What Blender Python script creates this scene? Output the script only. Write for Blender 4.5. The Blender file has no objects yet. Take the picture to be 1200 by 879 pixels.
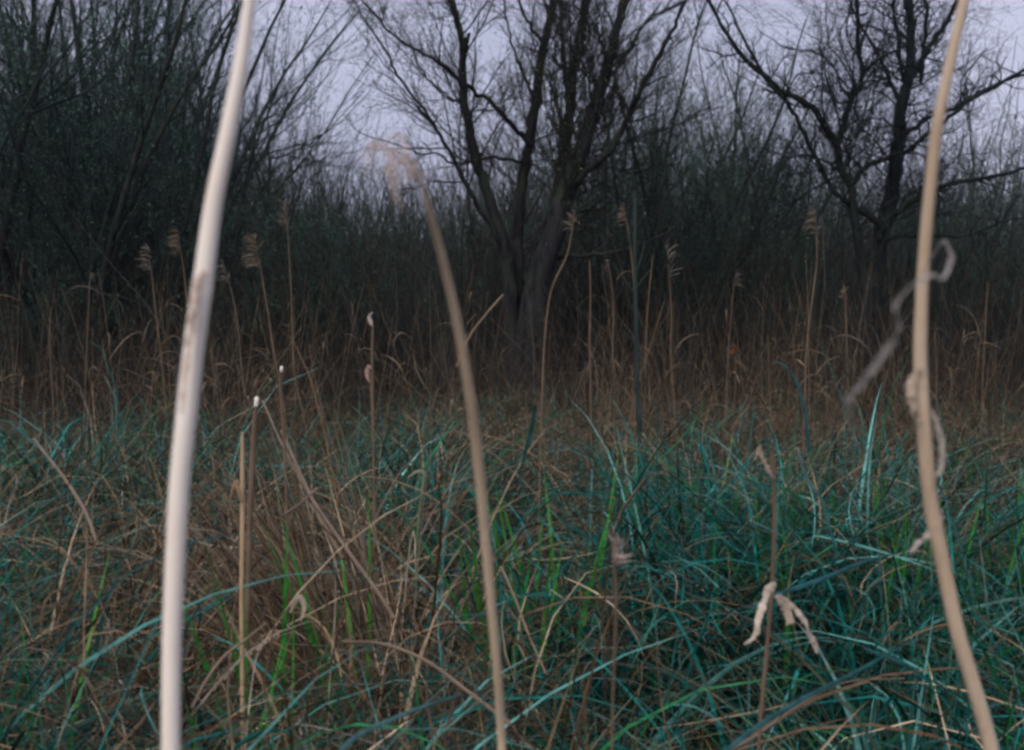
import bpy, math, random
import numpy as np
from mathutils import Vector

rng = np.random.default_rng(42)
random.seed(42)
scene = bpy.context.scene
COL = scene.collection

# ------------------------------------------------------------------ camera
FPX = 1554.0                 # focal length in photo pixels (1200 wide)
CAMZ = 1.32
HOR = 335.0                  # photo row of the horizon
TILT = math.atan((439.5 - HOR) / FPX)
cam_d = bpy.data.cameras.new('camera')
cam = bpy.data.objects.new('camera', cam_d)
COL.objects.link(cam)
cam.location = (0, 0, CAMZ)
cam.rotation_euler = (math.pi / 2 - TILT, 0, 0)
cam_d.sensor_width = 57.92
cam_d.lens = 75.0
cam_d.clip_start = 0.05
cam_d.clip_end = 2000
cam_d.dof.use_dof = True
cam_d.dof.focus_distance = 4.2
cam_d.dof.aperture_fstop = 14.5
scene.camera = cam

# ------------------------------------------------------------------ sky and sun
SUN_EL, SUN_AZ = 45.0, 206.0     # behind the camera, a little to its left
world = bpy.data.worlds.new('World')
scene.world = world
world.use_nodes = True
nt = world.node_tree
nt.nodes.clear()
out = nt.nodes.new('ShaderNodeOutputWorld')
bg = nt.nodes.new('ShaderNodeBackground')
sky = nt.nodes.new('ShaderNodeTexSky')
sky.sky_type = 'NISHITA'
sky.sun_disc = False
sky.sun_elevation = math.radians(SUN_EL)
sky.sun_rotation = math.radians(SUN_AZ)
sky.dust_density = 6.0
sky.air_density = 1.5
tc = nt.nodes.new('ShaderNodeTexCoord')
nz = nt.nodes.new('ShaderNodeTexNoise')
nz.inputs['Scale'].default_value = 2.2
nz.inputs['Detail'].default_value = 5
nz.inputs['Roughness'].default_value = 0.55
ramp = nt.nodes.new('ShaderNodeValToRGB')
ramp.color_ramp.elements[0].position = 0.28
ramp.color_ramp.elements[0].color = (4.2, 4.45, 6.1, 1)
ramp.color_ramp.elements[1].position = 0.75
ramp.color_ramp.elements[1].color = (6.2, 6.35, 8.1, 1)
mix = nt.nodes.new('ShaderNodeMix')
mix.data_type = 'RGBA'
mix.inputs['Factor'].default_value = 0.93          # overcast veil over the clear sky
nt.links.new(tc.outputs['Generated'], nz.inputs['Vector'])
nt.links.new(nz.outputs['Fac'], ramp.inputs['Fac'])
nt.links.new(sky.outputs['Color'], mix.inputs['A'])
nt.links.new(ramp.outputs['Color'], mix.inputs['B'])
nt.links.new(mix.outputs['Result'], bg.inputs['Color'])
bg.inputs['Strength'].default_value = 0.074
nt.links.new(bg.outputs['Background'], out.inputs['Surface'])

sun_d = bpy.data.lights.new('sun', 'SUN')
sun_d.energy = 1.5
sun_d.angle = math.radians(30)
sun_d.color = (1.0, 0.93, 0.88)
sun = bpy.data.objects.new('sun', sun_d)
COL.objects.link(sun)
_az = math.radians(SUN_AZ)
sdir = Vector((math.sin(_az) * math.cos(math.radians(SUN_EL)), math.cos(_az) * math.cos(math.radians(SUN_EL)), math.sin(math.radians(SUN_EL))))
sun.rotation_euler = sdir.to_track_quat('Z', 'Y').to_euler()

scene.view_settings.view_transform = 'Standard'
scene.view_settings.look = 'None'
scene.view_settings.exposure = 0.55
scene.view_settings.gamma = 1.0
scene.view_settings.use_curve_mapping = False
scene.render.engine = 'CYCLES'
cy = scene.cycles
cy.max_bounces = 3
cy.debug_use_spatial_splits = True
cy.diffuse_bounces = 1
cy.glossy_bounces = 2
cy.transmission_bounces = 3
cy.caustics_reflective = False
cy.caustics_refractive = False
cy.filter_width = 2.9            # the soft grain of the film scan
cy.use_denoising = True
cy.use_adaptive_sampling = True
cy.adaptive_threshold = 0.05

# ------------------------------------------------------------------ helpers
CT, ST = math.cos(TILT), math.sin(TILT)


def at(px, py, d):
    """World point seen at photo pixel (px, py) at forward depth d metres."""
    a = (px - 600.0) / FPX
    b = (439.5 - py) / FPX
    return np.array([d * a, d * (CT + b * ST), CAMZ + d * (-ST + b * CT)])


def gz(x, y):
    x = np.asarray(x, float)
    y = np.asarray(y, float)
    z = 0.045 * np.sin(1.7 * x + 0.6) * np.cos(1.3 * y + 0.4) + 0.03 * np.sin(3.1 * x - 1.2 * y) + 0.02 * np.cos(4.3 * y + 2 * x)
    near = 1.0 / (1.0 + (np.maximum(y, 0) / 16.0) ** 4)
    z = z * near
    # low swell under the right-hand sedge mound and the left bank
    z = z + 0.14 * np.exp(-(((x - 0.5) / 0.6) ** 2 + ((y - 3.7) / 0.7) ** 2))
    z = z + 0.10 * np.exp(-(((x + 2.0) / 1.2) ** 2 + ((y - 6.3) / 1.0) ** 2))
    return z


def tag(o, label=None, cat=None, group=None, kind=None):
    if label:
        o['label'] = label
    if cat:
        o['category'] = cat
    if group:
        o['group'] = group
    if kind:
        o['kind'] = kind
    return o


def link(name, data, parent=None):
    o = bpy.data.objects.new(name, data)
    COL.objects.link(o)
    if parent is not None:
        o.parent = parent
    return o


def empty(name, loc, label=None, cat=None, group=None):
    o = link(name, None)
    o.location = tuple(loc)
    o.empty_display_size = 0.1
    return tag(o, label, cat, group)


def make_mesh(name, V, F, mat, cols=None, smooth=True):
    """V (n,3); F (m,4) or (m,3) int; cols (n,3) linear rgb per point."""
    V = np.ascontiguousarray(V, np.float32)
    F = np.ascontiguousarray(F, np.int32)
    me = bpy.data.meshes.new(name)
    k = F.shape[1]
    me.vertices.add(len(V))
    me.vertices.foreach_set('co', V.ravel())
    me.loops.add(F.size)
    me.loops.foreach_set('vertex_index', F.ravel())
    me.polygons.add(len(F))
    me.polygons.foreach_set('loop_start', np.arange(0, F.size, k, dtype=np.int32))
    me.polygons.foreach_set('loop_total', np.full(len(F), k, np.int32))
    if smooth:
        me.polygons.foreach_set('use_smooth', np.ones(len(F), bool))
    if cols is not None:
        a = me.color_attributes.new('col', 'FLOAT_COLOR', 'POINT')
        c = np.ones((len(V), 4), np.float32)
        c[:, :3] = cols
        a.data.foreach_set('color', c.ravel())
    me.update(calc_edges=True)
    me.materials.append(mat)
    return me


class Geo:
    """Collects quads from several generators into one mesh."""

    def __init__(self):
        self.V, self.F, self.C, self.n = [], [], [], 0

    def add(self, V, F, C=None):
        self.V.append(V)
        self.F.append(F + self.n)
        if C is None:
            C = np.tile(np.array([[0.1, 0.1, 0.1]]), (len(V), 1))
        self.C.append(C)
        self.n += len(V)

    def mesh(self, name, mat, smooth=True):
        return make_mesh(name, np.concatenate(self.V), np.concatenate(self.F), mat, np.concatenate(self.C), smooth)


def unit(v):
    return v / np.maximum(np.linalg.norm(v, axis=-1, keepdims=True), 1e-9)


def tubes(P, R, k=4):
    """P (B,N,3) R (B,N) -> verts, quads for B tubes of k sides."""
    B, N, _ = P.shape
    T = unit(np.gradient(P, axis=1))
    m = unit(P[:, -1] - P[:, 0] + 1e-6)
    ref = np.where(np.abs(m[:, 2:3]) < 0.8, np.array([[0, 0, 1.0]]), np.array([[1.0, 0, 0]]))
    ref = np.repeat(ref[:, None, :], N, 1)
    a = unit(np.cross(T, ref))
    b = np.cross(T, a)
    ang = np.arange(k) * 2 * np.pi / k
    ring = a[:, :, None, :] * np.cos(ang)[None, None, :, None] + b[:, :, None, :] * np.sin(ang)[None, None, :, None]
    V = P[:, :, None, :] + ring * R[:, :, None, None]
    idx = np.arange(B * N * k).reshape(B, N, k)
    i0 = idx[:, :-1, :]
    i1 = idx[:, 1:, :]
    F = np.stack([i0, np.roll(i0, -1, 2), np.roll(i1, -1, 2), i1], -1).reshape(-1, 4)
    return V.reshape(-1, 3), F


def ribbons(P, W, S, fold=0.0, thick=0.0):
    """P (B,N,3), W (B,N) widths, S (B,N,3) unit side vectors. fold>0: keeled V section."""
    B, N, _ = P.shape
    if fold > 0:
        T = unit(np.gradient(P, axis=1))
        Nn = np.cross(S, T)
        L = P - S * (W / 2)[..., None] + Nn * (W * fold)[..., None]
        R = P + S * (W / 2)[..., None] + Nn * (W * fold)[..., None]
        V = np.stack([L, P, R], 2)
        k = 3
    else:
        V = np.stack([P - S * (W / 2)[..., None], P + S * (W / 2)[..., None]], 2)
        k = 2
    idx = np.arange(B * N * k).reshape(B, N, k)
    F = np.stack([idx[:, :-1, :-1], idx[:, :-1, 1:], idx[:, 1:, 1:], idx[:, 1:, :-1]], -1).reshape(-1, 4)
    return V.reshape(-1, 3), F


def catmull(pts, n):
    pts = np.asarray(pts, float)
    p = np.vstack([2 * pts[0] - pts[1], pts, 2 * pts[-1] - pts[-2]])
    t = np.linspace(0, len(pts) - 1 - 1e-6, n)
    i = t.astype(int)
    f = (t - i)[:, None]
    p0, p1, p2, p3 = p[i], p[i + 1], p[i + 2], p[i + 3]
    return 0.5 * (2 * p1 + (p2 - p0) * f + (2 * p0 - 5 * p1 + 4 * p2 - p3) * f ** 2 + (3 * p1 - p0 - 3 * p2 + p3) * f ** 3)


def interp_along(vals, n):
    vals = np.asarray(vals, float)
    return np.interp(np.linspace(0, len(vals) - 1, n), np.arange(len(vals)), vals)


def rot_about(v, axis, ang):
    c = np.cos(ang)[..., None]
    s = np.sin(ang)[..., None]
    return v * c + np.cross(axis, v) * s + axis * (axis * v).sum(-1, keepdims=True) * (1 - c)


# ------------------------------------------------------------------ materials
def nodes_mat(name):
    m = bpy.data.materials.new(name)
    m.use_nodes = True
    m.node_tree.nodes.clear()
    return m, m.node_tree


def blade_mat(name, rough=0.5, transl=0.25, spec=0.35, nscale=30.0, namp=0.35):
    """Leaf material: colour per blade from the 'col' attribute, mottled, part translucent."""
    m, t = nodes_mat(name)
    o = t.nodes.new('ShaderNodeOutputMaterial')
    at_ = t.nodes.new('ShaderNodeAttribute')
    at_.attribute_name = 'col'
    tcn = t.nodes.new('ShaderNodeTexCoord')
    n = t.nodes.new('ShaderNodeTexNoise')
    n.inputs['Scale'].default_value = nscale
    n.inputs['Detail'].default_value = 3
    mr = t.nodes.new('ShaderNodeMapRange')
    mr.inputs['From Min'].default_value = 0.3
    mr.inputs['From Max'].default_value = 0.7
    mr.inputs['To Min'].default_value = 1.0 - namp
    mr.inputs['To Max'].default_value = 1.0 + namp
    mul = t.nodes.new('ShaderNodeVectorMath')
    mul.operation = 'SCALE'
    t.links.new(tcn.outputs['Object'], n.inputs['Vector'])
    t.links.new(n.outputs['Fac'], mr.inputs['Value'])
    t.links.new(at_.outputs['Color'], mul.inputs[0])
    t.links.new(mr.outputs['Result'], mul.inputs['Scale'])
    p = t.nodes.new('ShaderNodeBsdfPrincipled')
    p.inputs['Roughness'].default_value = rough
    p.inputs['Specular IOR Level'].default_value = spec
    t.links.new(mul.outputs['Vector'], p.inputs['Base Color'])
    if transl > 0:
        tr = t.nodes.new('ShaderNodeBsdfTranslucent')
        t.links.new(mul.outputs['Vector'], tr.inputs['Color'])
        mx = t.nodes.new('ShaderNodeMixShader')
        mx.inputs['Fac'].default_value = transl
        t.links.new(p.outputs[0], mx.inputs[1])
        t.links.new(tr.outputs[0], mx.inputs[2])
        t.links.new(mx.outputs[0], o.inputs['Surface'])
    else:
        t.links.new(p.outputs[0], o.inputs['Surface'])
    return m


def bark_mat(name, c1, c2, scale=14.0, bump=0.6):
    m, t = nodes_mat(name)
    o = t.nodes.new('ShaderNodeOutputMaterial')
    p = t.nodes.new('ShaderNodeBsdfPrincipled')
    p.inputs['Roughness'].default_value = 0.9
    p.inputs['Specular IOR Level'].default_value = 0.2
    tcn = t.nodes.new('ShaderNodeTexCoord')
    mp = t.nodes.new('ShaderNodeMapping')
    mp.inputs['Scale'].default_value = (1, 1, 0.18)
    n = t.nodes.new('ShaderNodeTexNoise')
    n.inputs['Scale'].default_value = scale
    n.inputs['Detail'].default_value = 6
    n.inputs['Roughness'].default_value = 0.65
    n2 = t.nodes.new('ShaderNodeTexNoise')
    n2.inputs['Scale'].default_value = 2.5
    n2.inputs['Detail'].default_value = 3
    r = t.nodes.new('ShaderNodeValToRGB')
    r.color_ramp.elements[0].position = 0.35
    r.color_ramp.elements[0].color = (*c1, 1)
    r.color_ramp.elements[1].position = 0.68
    r.color_ramp.elements[1].color = (*c2, 1)
    mo = t.nodes.new('ShaderNodeMix')
    mo.data_type = 'RGBA'
    mo.inputs['B'].default_value = (0.035, 0.05, 0.028, 1)      # algae
    mm = t.nodes.new('ShaderNodeMapRange')
    mm.inputs['From Min'].default_value = 0.48
    mm.inputs['From Max'].default_value = 0.75
    mm.inputs['To Max'].default_value = 0.7
    b = t.nodes.new('ShaderNodeBump')
    b.inputs['Strength'].default_value = bump
    b.inputs['Distance'].default_value = 0.03
    t.links.new(tcn.outputs['Object'], mp.inputs['Vector'])
    t.links.new(mp.outputs['Vector'], n.inputs['Vector'])
    t.links.new(tcn.outputs['Object'], n2.inputs['Vector'])
    t.links.new(n.outputs['Fac'], r.inputs['Fac'])
    t.links.new(n2.outputs['Fac'], mm.inputs['Value'])
    t.links.new(mm.outputs['Result'], mo.inputs['Factor'])
    t.links.new(r.outputs['Color'], mo.inputs['A'])
    t.links.new(mo.outputs['Result'], p.inputs['Base Color'])
    t.links.new(n.outputs['Fac'], b.inputs['Height'])
    t.links.new(b.outputs['Normal'], p.inputs['Normal'])
    t.links.new(p.outputs[0], o.inputs['Surface'])
    return m


def straw_mat(name, c1, c2, rough=0.55):
    """Dry reed culm: pale straw with long fine streaks and darker flecks."""
    m, t = nodes_mat(name)
    o = t.nodes.new('ShaderNodeOutputMaterial')
    p = t.nodes.new('ShaderNodeBsdfPrincipled')
    p.inputs['Roughness'].default_value = rough
    p.inputs['Specular IOR Level'].default_value = 0.3
    tcn = t.nodes.new('ShaderNodeTexCoord')
    mp = t.nodes.new('ShaderNodeMapping')
    mp.inputs['Scale'].default_value = (1, 1, 0.03)
    n = t.nodes.new('ShaderNodeTexNoise')
    n.inputs['Scale'].default_value = 420
    n.inputs['Detail'].default_value = 4
    n2 = t.nodes.new('ShaderNodeTexNoise')
    n2.inputs['Scale'].default_value = 9
    n2.inputs['Detail'].default_value = 4
    ad = t.nodes.new('ShaderNodeMath')
    ad.operation = 'MULTIPLY_ADD'
    ad.inputs[1].default_value = 0.5
    r = t.nodes.new('ShaderNodeValToRGB')
    r.color_ramp.elements[0].position = 0.5
    r.color_ramp.elements[0].color = (*c2, 1)
    r.color_ramp.elements[1].position = 0.9
    r.color_ramp.elements[1].color = (*c1, 1)
    t.links.new(tcn.outputs['Object'], mp.inputs['Vector'])
    t.links.new(mp.outputs['Vector'], n.inputs['Vector'])
    t.links.new(tcn.outputs['Object'], n2.inputs['Vector'])
    t.links.new(n.outputs['Fac'], ad.inputs[0])
    t.links.new(n2.outputs['Fac'], ad.inputs[2])
    t.links.new(ad.outputs[0], r.inputs['Fac'])
    t.links.new(r.outputs['Color'], p.inputs['Base Color'])
    t.links.new(p.outputs[0], o.inputs['Surface'])
    return m


M_sedge = blade_mat('sedge_blades', 0.7, 0.15, 0.06)
M_dry = blade_mat('dry_blades', 0.75, 0.3, 0.2)
M_bud = blade_mat('spring_buds', 0.6, 0.4, 0.2, 6.0)
M_twig = blade_mat('twig_bark', 0.85, 0.0, 0.15, 3.0)
M_bark_w = bark_mat('willow_bark', (0.005, 0.006, 0.008), (0.034, 0.034, 0.037))
M_bark_r = bark_mat('dark_bark', (0.006, 0.009, 0.011), (0.024, 0.03, 0.034))
M_bark_t = bark_mat('thicket_bark', (0.012, 0.014, 0.016), (0.04, 0.045, 0.045))
M_straw_a = straw_mat('bleached_reed', (0.98, 0.9, 0.79), (0.88, 0.77, 0.64))
M_straw_b = straw_mat('tan_reed', (0.52, 0.37, 0.22), (0.34, 0.22, 0.12))
M_straw_c = straw_mat('buff_reed', (0.62, 0.48, 0.34), (0.42, 0.3, 0.19))
M_straw_e = straw_mat('honey_reed', (0.78, 0.61, 0.42), (0.6, 0.45, 0.29))
M_straw_d = straw_mat('weathered_reed', (0.2, 0.145, 0.095), (0.11, 0.075, 0.05))
M_sap = bark_mat('sapling_bark', (0.014, 0.026, 0.024), (0.042, 0.06, 0.055), 40)

# ground
m_ground, t = nodes_mat('marsh_soil')
o_ = t.nodes.new('ShaderNodeOutputMaterial')
p_ = t.nodes.new('ShaderNodeBsdfPrincipled')
p_.inputs['Roughness'].default_value = 0.95
n_ = t.nodes.new('ShaderNodeTexNoise')
n_.inputs['Scale'].default_value = 5
n_.inputs['Detail'].default_value = 8
r_ = t.nodes.new('ShaderNodeValToRGB')
r_.color_ramp.elements[0].color = (0.008, 0.007, 0.006, 1)
r_.color_ramp.elements[1].color = (0.04, 0.027, 0.018, 1)
c_ = t.nodes.new('ShaderNodeTexCoord')
b_ = t.nodes.new('ShaderNodeBump')
b_.inputs['Distance'].default_value = 0.05
t.links.new(c_.outputs['Object'], n_.inputs['Vector'])
t.links.new(n_.outputs['Fac'], r_.inputs['Fac'])
t.links.new(n_.outputs['Fac'], b_.inputs['Height'])
t.links.new(b_.outputs['Normal'], p_.inputs['Normal'])
t.links.new(r_.outputs['Color'], p_.inputs['Base Color'])
t.links.new(p_.outputs[0], o_.inputs['Surface'])

# ------------------------------------------------------------------ ground sheet
gx = np.concatenate([[-500, -200, -80, -40, -20], np.linspace(-12, 12, 97), [20, 40, 80, 200, 500]])
gy = np.concatenate([[-300, -60, -12, -4], np.linspace(-2, 24, 105), [30, 45, 80, 200, 700]])
X, Y = np.meshgrid(gx, gy)
V = np.stack([X, Y, gz(X, Y)], -1).reshape(-1, 3)
idx = np.arange(X.size).reshape(X.shape)
F = np.stack([idx[:-1, :-1], idx[:-1, 1:], idx[1:, 1:], idx[1:, :-1]], -1).reshape(-1, 4)
tag(link('ground', make_mesh('ground', V, F, m_ground)), kind='structure')


# ------------------------------------------------------------------ growth
def grow(start, dirs, lens, r0, n, wob, up, tip=0.25, curl=0.0):
    """Vectorised branches: (B,n+1,3) points and (B,n+1) radii."""
    B = len(start)
    P = np.empty((B, n + 1, 3))
    P[:, 0] = start
    d = unit(dirs)
    step = (lens / n)[:, None]
    drift = rng.normal(0, curl, (B, 3))
    for i in range(n):
        d = unit(d + rng.normal(0, wob, (B, 3)) + drift + np.array([0, 0, up]))
        P[:, i + 1] = P[:, i] + d * step
    tt = np.linspace(0, 1, n + 1)[None, :]
    R = r0[:, None] * (1 - tt * (1 - tip))
    return P, R


def branch_off(P, R, L, count, tmin, tmax, ang, angsd, lfac, lsd, rfac, shrink=0.5, upbias=0.0):
    """Side shoots, count per parent on average, shared out by parent length -> start, dir, len, radius."""
    B, N, _ = P.shape
    b = rng.choice(B, B * count, p=L / L.sum())
    t = rng.uniform(tmin, tmax, len(b))
    f = t * (N - 1)
    i = np.clip(f.astype(int), 0, N - 2)
    fr = (f - i)[..., None]
    S = P[b, i] * (1 - fr) + P[b, i + 1] * fr
    T = unit(P[b, i + 1] - P[b, i])
    rr = R[b, i] * (1 - fr[..., 0]) + R[b, i + 1] * fr[..., 0]
    q = rng.normal(size=T.shape)
    q[..., 2] += upbias
    q = unit(q - T * (q * T).sum(-1, keepdims=True))
    a = np.clip(rng.normal(ang, angsd, t.shape), 0.15, 1.9)[..., None]
    D = T * np.cos(a) + q * np.sin(a)
    Ln = L[b] * lfac * np.exp(rng.normal(0, lsd, t.shape)) * (1 - shrink * t)
    r = np.minimum(rr * 0.8, rr * rfac)
    return S, D, Ln, r


def twig_cols(V, base, sd=0.25):
    n = len(V)
    f = np.exp(rng.normal(0, sd, (n, 1)))
    return np.array(base)[None, :] * f


def rep_cols(B, per, base_cols):
    """base_cols (B,3) repeated for per verts each."""
    return np.repeat(base_cols, per, axis=0)


def leaf_cards(P, per, size, base, sd=0.3):
    """Small pointed bud/leaf quads along the outer half of twigs P (B,N,3)."""
    B, N, _ = P.shape
    t = rng.uniform(0.25, 1.0, (B, per))
    f = t * (N - 1)
    i = np.clip(f.astype(int), 0, N - 2)
    fr = (f - i)[..., None]
    b = np.arange(B)[:, None]
    S = (P[b, i] * (1 - fr) + P[b, i + 1] * fr).reshape(-1, 3)
    T = unit(P[b, i + 1] - P[b, i]).reshape(-1, 3)
    n = len(S)
    D = unit(T * 0.8 + rng.normal(0, 0.6, (n, 3)))
    Sd = unit(np.cross(D, rng.normal(size=(n, 3))))
    l = (size * np.exp(rng.normal(0, sd, n)))[:, None]
    w = l * 0.22
    V = np.stack([S, S + D * l * 0.5 + Sd * w, S + D * l, S + D * l * 0.5 - Sd * w], 1).reshape(-1, 3)
    F = np.arange(4 * n).reshape(-1, 4)
    c = np.array(base)[None, :] * np.exp(rng.normal(0, 0.3, (n, 1)))
    return V, F, np.repeat(c, 4, 0)


def chain_tree(name, limbs, label, cat, bark, twig_c, d, base, gnarl, up, lev, group=None, buds=None):
    """A tree whose limbs are traced polylines (pixel, pixel, depth offset, width) grown on with free twigs."""
    root = empty(name, base, label, cat, group)
    B0 = np.array(base)
    LP, LR, LL = [], [], []
    for li, (part, pts, w0, w1, dz) in enumerate(limbs):
        q = []
        m = len(pts)
        for j, (x, y) in enumerate(pts):
            q.append(at(x, y, d + dz[0] + (dz[1] - dz[0]) * j / (m - 1)))
        q = np.array(q)
        if part == 'stem' or part == 'trunk':
            q[0] = [B0[0] + (q[0][0] - B0[0]) * 0.6, B0[1] + (q[0][1] - B0[1]), B0[2] - 0.1]
        ex = q[-1] + unit(q[-1] - q[-3] + np.array([0, 0, 0.15]))[None, :][0] * 0.0
        n = max(10, m * 4)
        C = catmull(q, n)
        C[1:-1] += rng.normal(0, 0.008, C[1:-1].shape)
        R = np.linspace(w0, w1, n) * 0.76 / FPX * d / 2
        if part in ('stem', 'trunk'):
            R = R * (1 + 0.35 * np.exp(-np.linspace(0, 10, n)))
        R = R * (1 + rng.normal(0, 0.04, n))
        Vv, Ff = tubes(C[None] - B0, R[None], 10 if w0 > 12 else 7)
        me = make_mesh(part, Vv, Ff, bark)
        link(part, me, root)
        if part == 'stub':
            continue
        # resample for shoots
        LP.append(catmull(q, 14))
        LR.append(np.linspace(w0, w1, 14) / FPX * d / 2)
        LL.append(np.linalg.norm(np.diff(C, axis=0), axis=1).sum())
    LP = np.array(LP)
    LR = np.array(LR)
    LL = np.array(LL)
    gb = Geo()
    gt = Geo()
    gl = Geo()
    # continue the limbs above the frame
    P, R, L = LP, LR, LL
    S = LP[:, -1]
    D = unit(LP[:, -1] - LP[:, -3])
    cP, cR = grow(S, D, np.clip(LL * 0.5, 0.6, 2.2), LR[:, -1], 13, gnarl * 0.6, 0.05, 0.2)
    Vv, Ff = tubes(cP - B0, cR, 6)
    gb.add(Vv, Ff, twig_cols(Vv, twig_c, 0.1))
    P = np.concatenate([LP, cP])
    R = np.concatenate([LR, cR])
    L = np.concatenate([LL, np.clip(LL * 0.5, 0.6, 2.2)])
    for k, (cnt, tmin, ang, lf, rf, n, sides, rmax, upk) in enumerate(lev):
        S, D, Ln, r = branch_off(P, R, L, cnt, tmin, 0.99, ang, 0.3, lf, 0.35, rf, 0.45, upbias=0.35)
        r = np.clip(r, 0.0019, rmax)
        Ln = np.clip(Ln, 0.1, 1.7)
        P, R = grow(S, D, Ln, r, n, gnarl, upk, 0.3, 0.03)
        L = Ln
        Vv, Ff = tubes(P - B0, R, sides)
        (gb if k == 0 else gt).add(Vv, Ff, twig_cols(Vv, twig_c, 0.2))
    tag(link('branches', gb.mesh('branches', M_twig), root), kind='stuff')
    tag(link('twigs', gt.mesh('twigs', M_twig), root), kind='stuff')
    if buds:
        gl.add(*leaf_cards(P - B0, *buds))
        tag(link('buds', gl.mesh('buds', M_bud), root), kind='stuff')
    return root


# ------------------------------------------------------------------ the two traced trees
WD = 13.5
wb = at(603, 440, WD)
wb[2] = float(gz(wb[0], wb[1]))
wil = [
    ('stem', [(600, 470), (600, 380), (596, 320), (590, 287), (573, 233), (560, 193), (550, 150), (543, 110), (543, 67), (540, 40), (532, 10)], 24, 9, (0, -0.6)),
    ('stem', [(606, 470), (606, 380), (607, 330), (607, 287), (610, 227), (620, 173), (627, 130), (633, 77), (642, 33), (647, 10)], 22, 12, (0, 0.3)),
    ('stem', [(612, 470), (616, 380), (628, 325), (641, 287), (651, 233), (660, 187), (667, 140), (673, 83), (682, 33), (685, 10)], 30, 12, (0.1, 0.5)),
    ('stem', [(618, 470), (622, 380), (634, 320), (652, 267), (667, 213), (683, 173), (697, 127), (707, 93), (720, 50), (728, 13)], 44, 12, (-0.1, -0.4)),
    ('limb', [(650, 262), (667, 227), (687, 203), (713, 180), (733, 143), (750, 107), (767, 73), (787, 40), (797, 13)], 13, 5, (-0.2, -0.9)),
    ('limb', [(592, 300), (577, 267), (560, 240), (543, 210), (527, 177), (513, 153), (490, 120), (467, 90), (457, 67)], 9, 3, (-0.2, -1.0)),
    ('limb', [(622, 170), (605, 152), (587, 133), (567, 113), (543, 97), (523, 80), (503, 67), (477, 53), (457, 37), (440, 17)], 9, 3, (0.1, -0.5)),
    ('limb', [(612, 190), (585, 185), (560, 187), (533, 192), (513, 180), (493, 180), (467, 170)], 6, 2, (0.1, -0.4)),
    ('limb', [(628, 130), (622, 105), (612, 85), (605, 65), (597, 40), (592, 12)], 6, 3, (0.15, 0.4)),
    ('limb', [(640, 60), (632, 45), (622, 30), (612, 12)], 7, 4, (0.2, 0.0)),
    ('limb', [(667, 140), (664, 100), (660, 60), (658, 12)], 9, 7, (0.5, 0.8)),
    ('limb', [(707, 93), (728, 75), (745, 45), (760, 22), (790, 8)], 6, 3, (-0.2, 0.2)),
    ('limb', [(652, 302), (680, 300), (705, 297), (735, 293), (765, 280)], 6, 2, (0.0, -0.8)),
    ('stub', [(543, 70), (546, 56), (549, 44), (550, 39)], 9, 5, (-0.5, -0.55)),
    ('limb', [(545, 110), (530, 118), (516, 108), (500, 92), (488, 70)], 4, 2, (-0.4, -0.8)),
]
chain_tree('willow_tree', wil, 'large many-stemmed dark willow leaning out behind the middle reed', 'tree', M_bark_w, (0.026, 0.027, 0.028), WD, wb, 0.14, 0.02,
           [(9, 0.3, 0.75, 0.36, 0.42, 8, 5, 0.010, 0.05), (6, 0.1, 0.65, 0.55, 0.5, 7, 3, 0.0045, 0.05), (5, 0.1, 0.6, 0.65, 0.7, 5, 3, 0.0026, 0.05)],
           buds=(2, 0.02, (0.1, 0.14, 0.06)))

RD = 15.5
rb = at(1022, 440, RD)
rb[2] = float(gz(rb[0], rb[1]))
rig = [
    ('trunk', [(1020, 470), (1020, 380), (1023, 330), (1031, 280), (1040, 243), (1048, 207), (1053, 167), (1055, 133), (1060, 107), (1066, 83), (1067, 50), (1065, 10)], 30, 12, (0, 0)),
    ('stem', [(1014, 470), (1016, 370), (1012, 320), (1007, 288), (1000, 247), (997, 217), (985, 197), (982, 170), (990, 143), (997, 113), (1010, 87), (1005, 50), (1005, 10)], 17, 6, (-0.2, -0.4)),
    ('limb', [(1010, 87), (1030, 70), (1053, 57), (1075, 48)], 6, 2, (-0.35, 0.2)),
    ('limb', [(982, 172), (967, 147), (947, 123), (917, 107), (893, 87), (873, 67), (853, 43), (837, 13)], 12, 5, (-0.3, -0.9)),
    ('limb', [(1031, 265), (1020, 254), (1007, 247), (980, 227), (963, 200), (947, 167), (933, 137), (917, 113), (900, 97), (885, 70)], 10, 4, (-0.1, -0.7)),
    ('limb', [(997, 217), (1013, 197), (1030, 189), (1050, 180), (1060, 180), (1083, 160), (1107, 143), (1133, 120), (1167, 100), (1200, 82)], 9, 5, (-0.3, -0.8)),
    ('limb', [(1053, 165), (1067, 153), (1090, 137), (1117, 127), (1150, 107), (1190, 90)], 9, 4, (0.1, 0.7)),
    ('limb', [(1066, 90), (1073, 83), (1087, 57), (1107, 30), (1117, 10)], 12, 7, (0, 0.3)),
    ('limb', [(1055, 120), (1050, 110), (1037, 83), (1027, 60), (1013, 37), (1003, 17)], 8, 4, (0.1, 0.5)),
    ('limb', [(1062, 100), (1057, 83), (1053, 50), (1047, 10)], 8, 5, (0, -0.2)),
    ('limb', [(1030, 280), (1040, 263), (1053, 247), (1077, 230), (1100, 220), (1127, 213), (1167, 207), (1205, 196)], 12, 5, (-0.1, -0.9)),
    ('limb', [(1035, 285), (1053, 277), (1100, 277), (1133, 277), (1167, 263), (1200, 255)], 5, 2.5, (0.1, 0.6)),
    ('limb', [(1078, 96), (1082, 70), (1084, 40), (1087, 10)], 8, 6, (0.1, 0.3)),
    ('limb', [(1016, 205), (1003, 190), (990, 175), (985, 150), (978, 120)], 4, 2, (-0.3, -0.6)),
    ('limb', [(1000, 120), (985, 100), (975, 75), (955, 62), (930, 58)], 4, 2, (-0.4, -0.8)),
]
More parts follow.
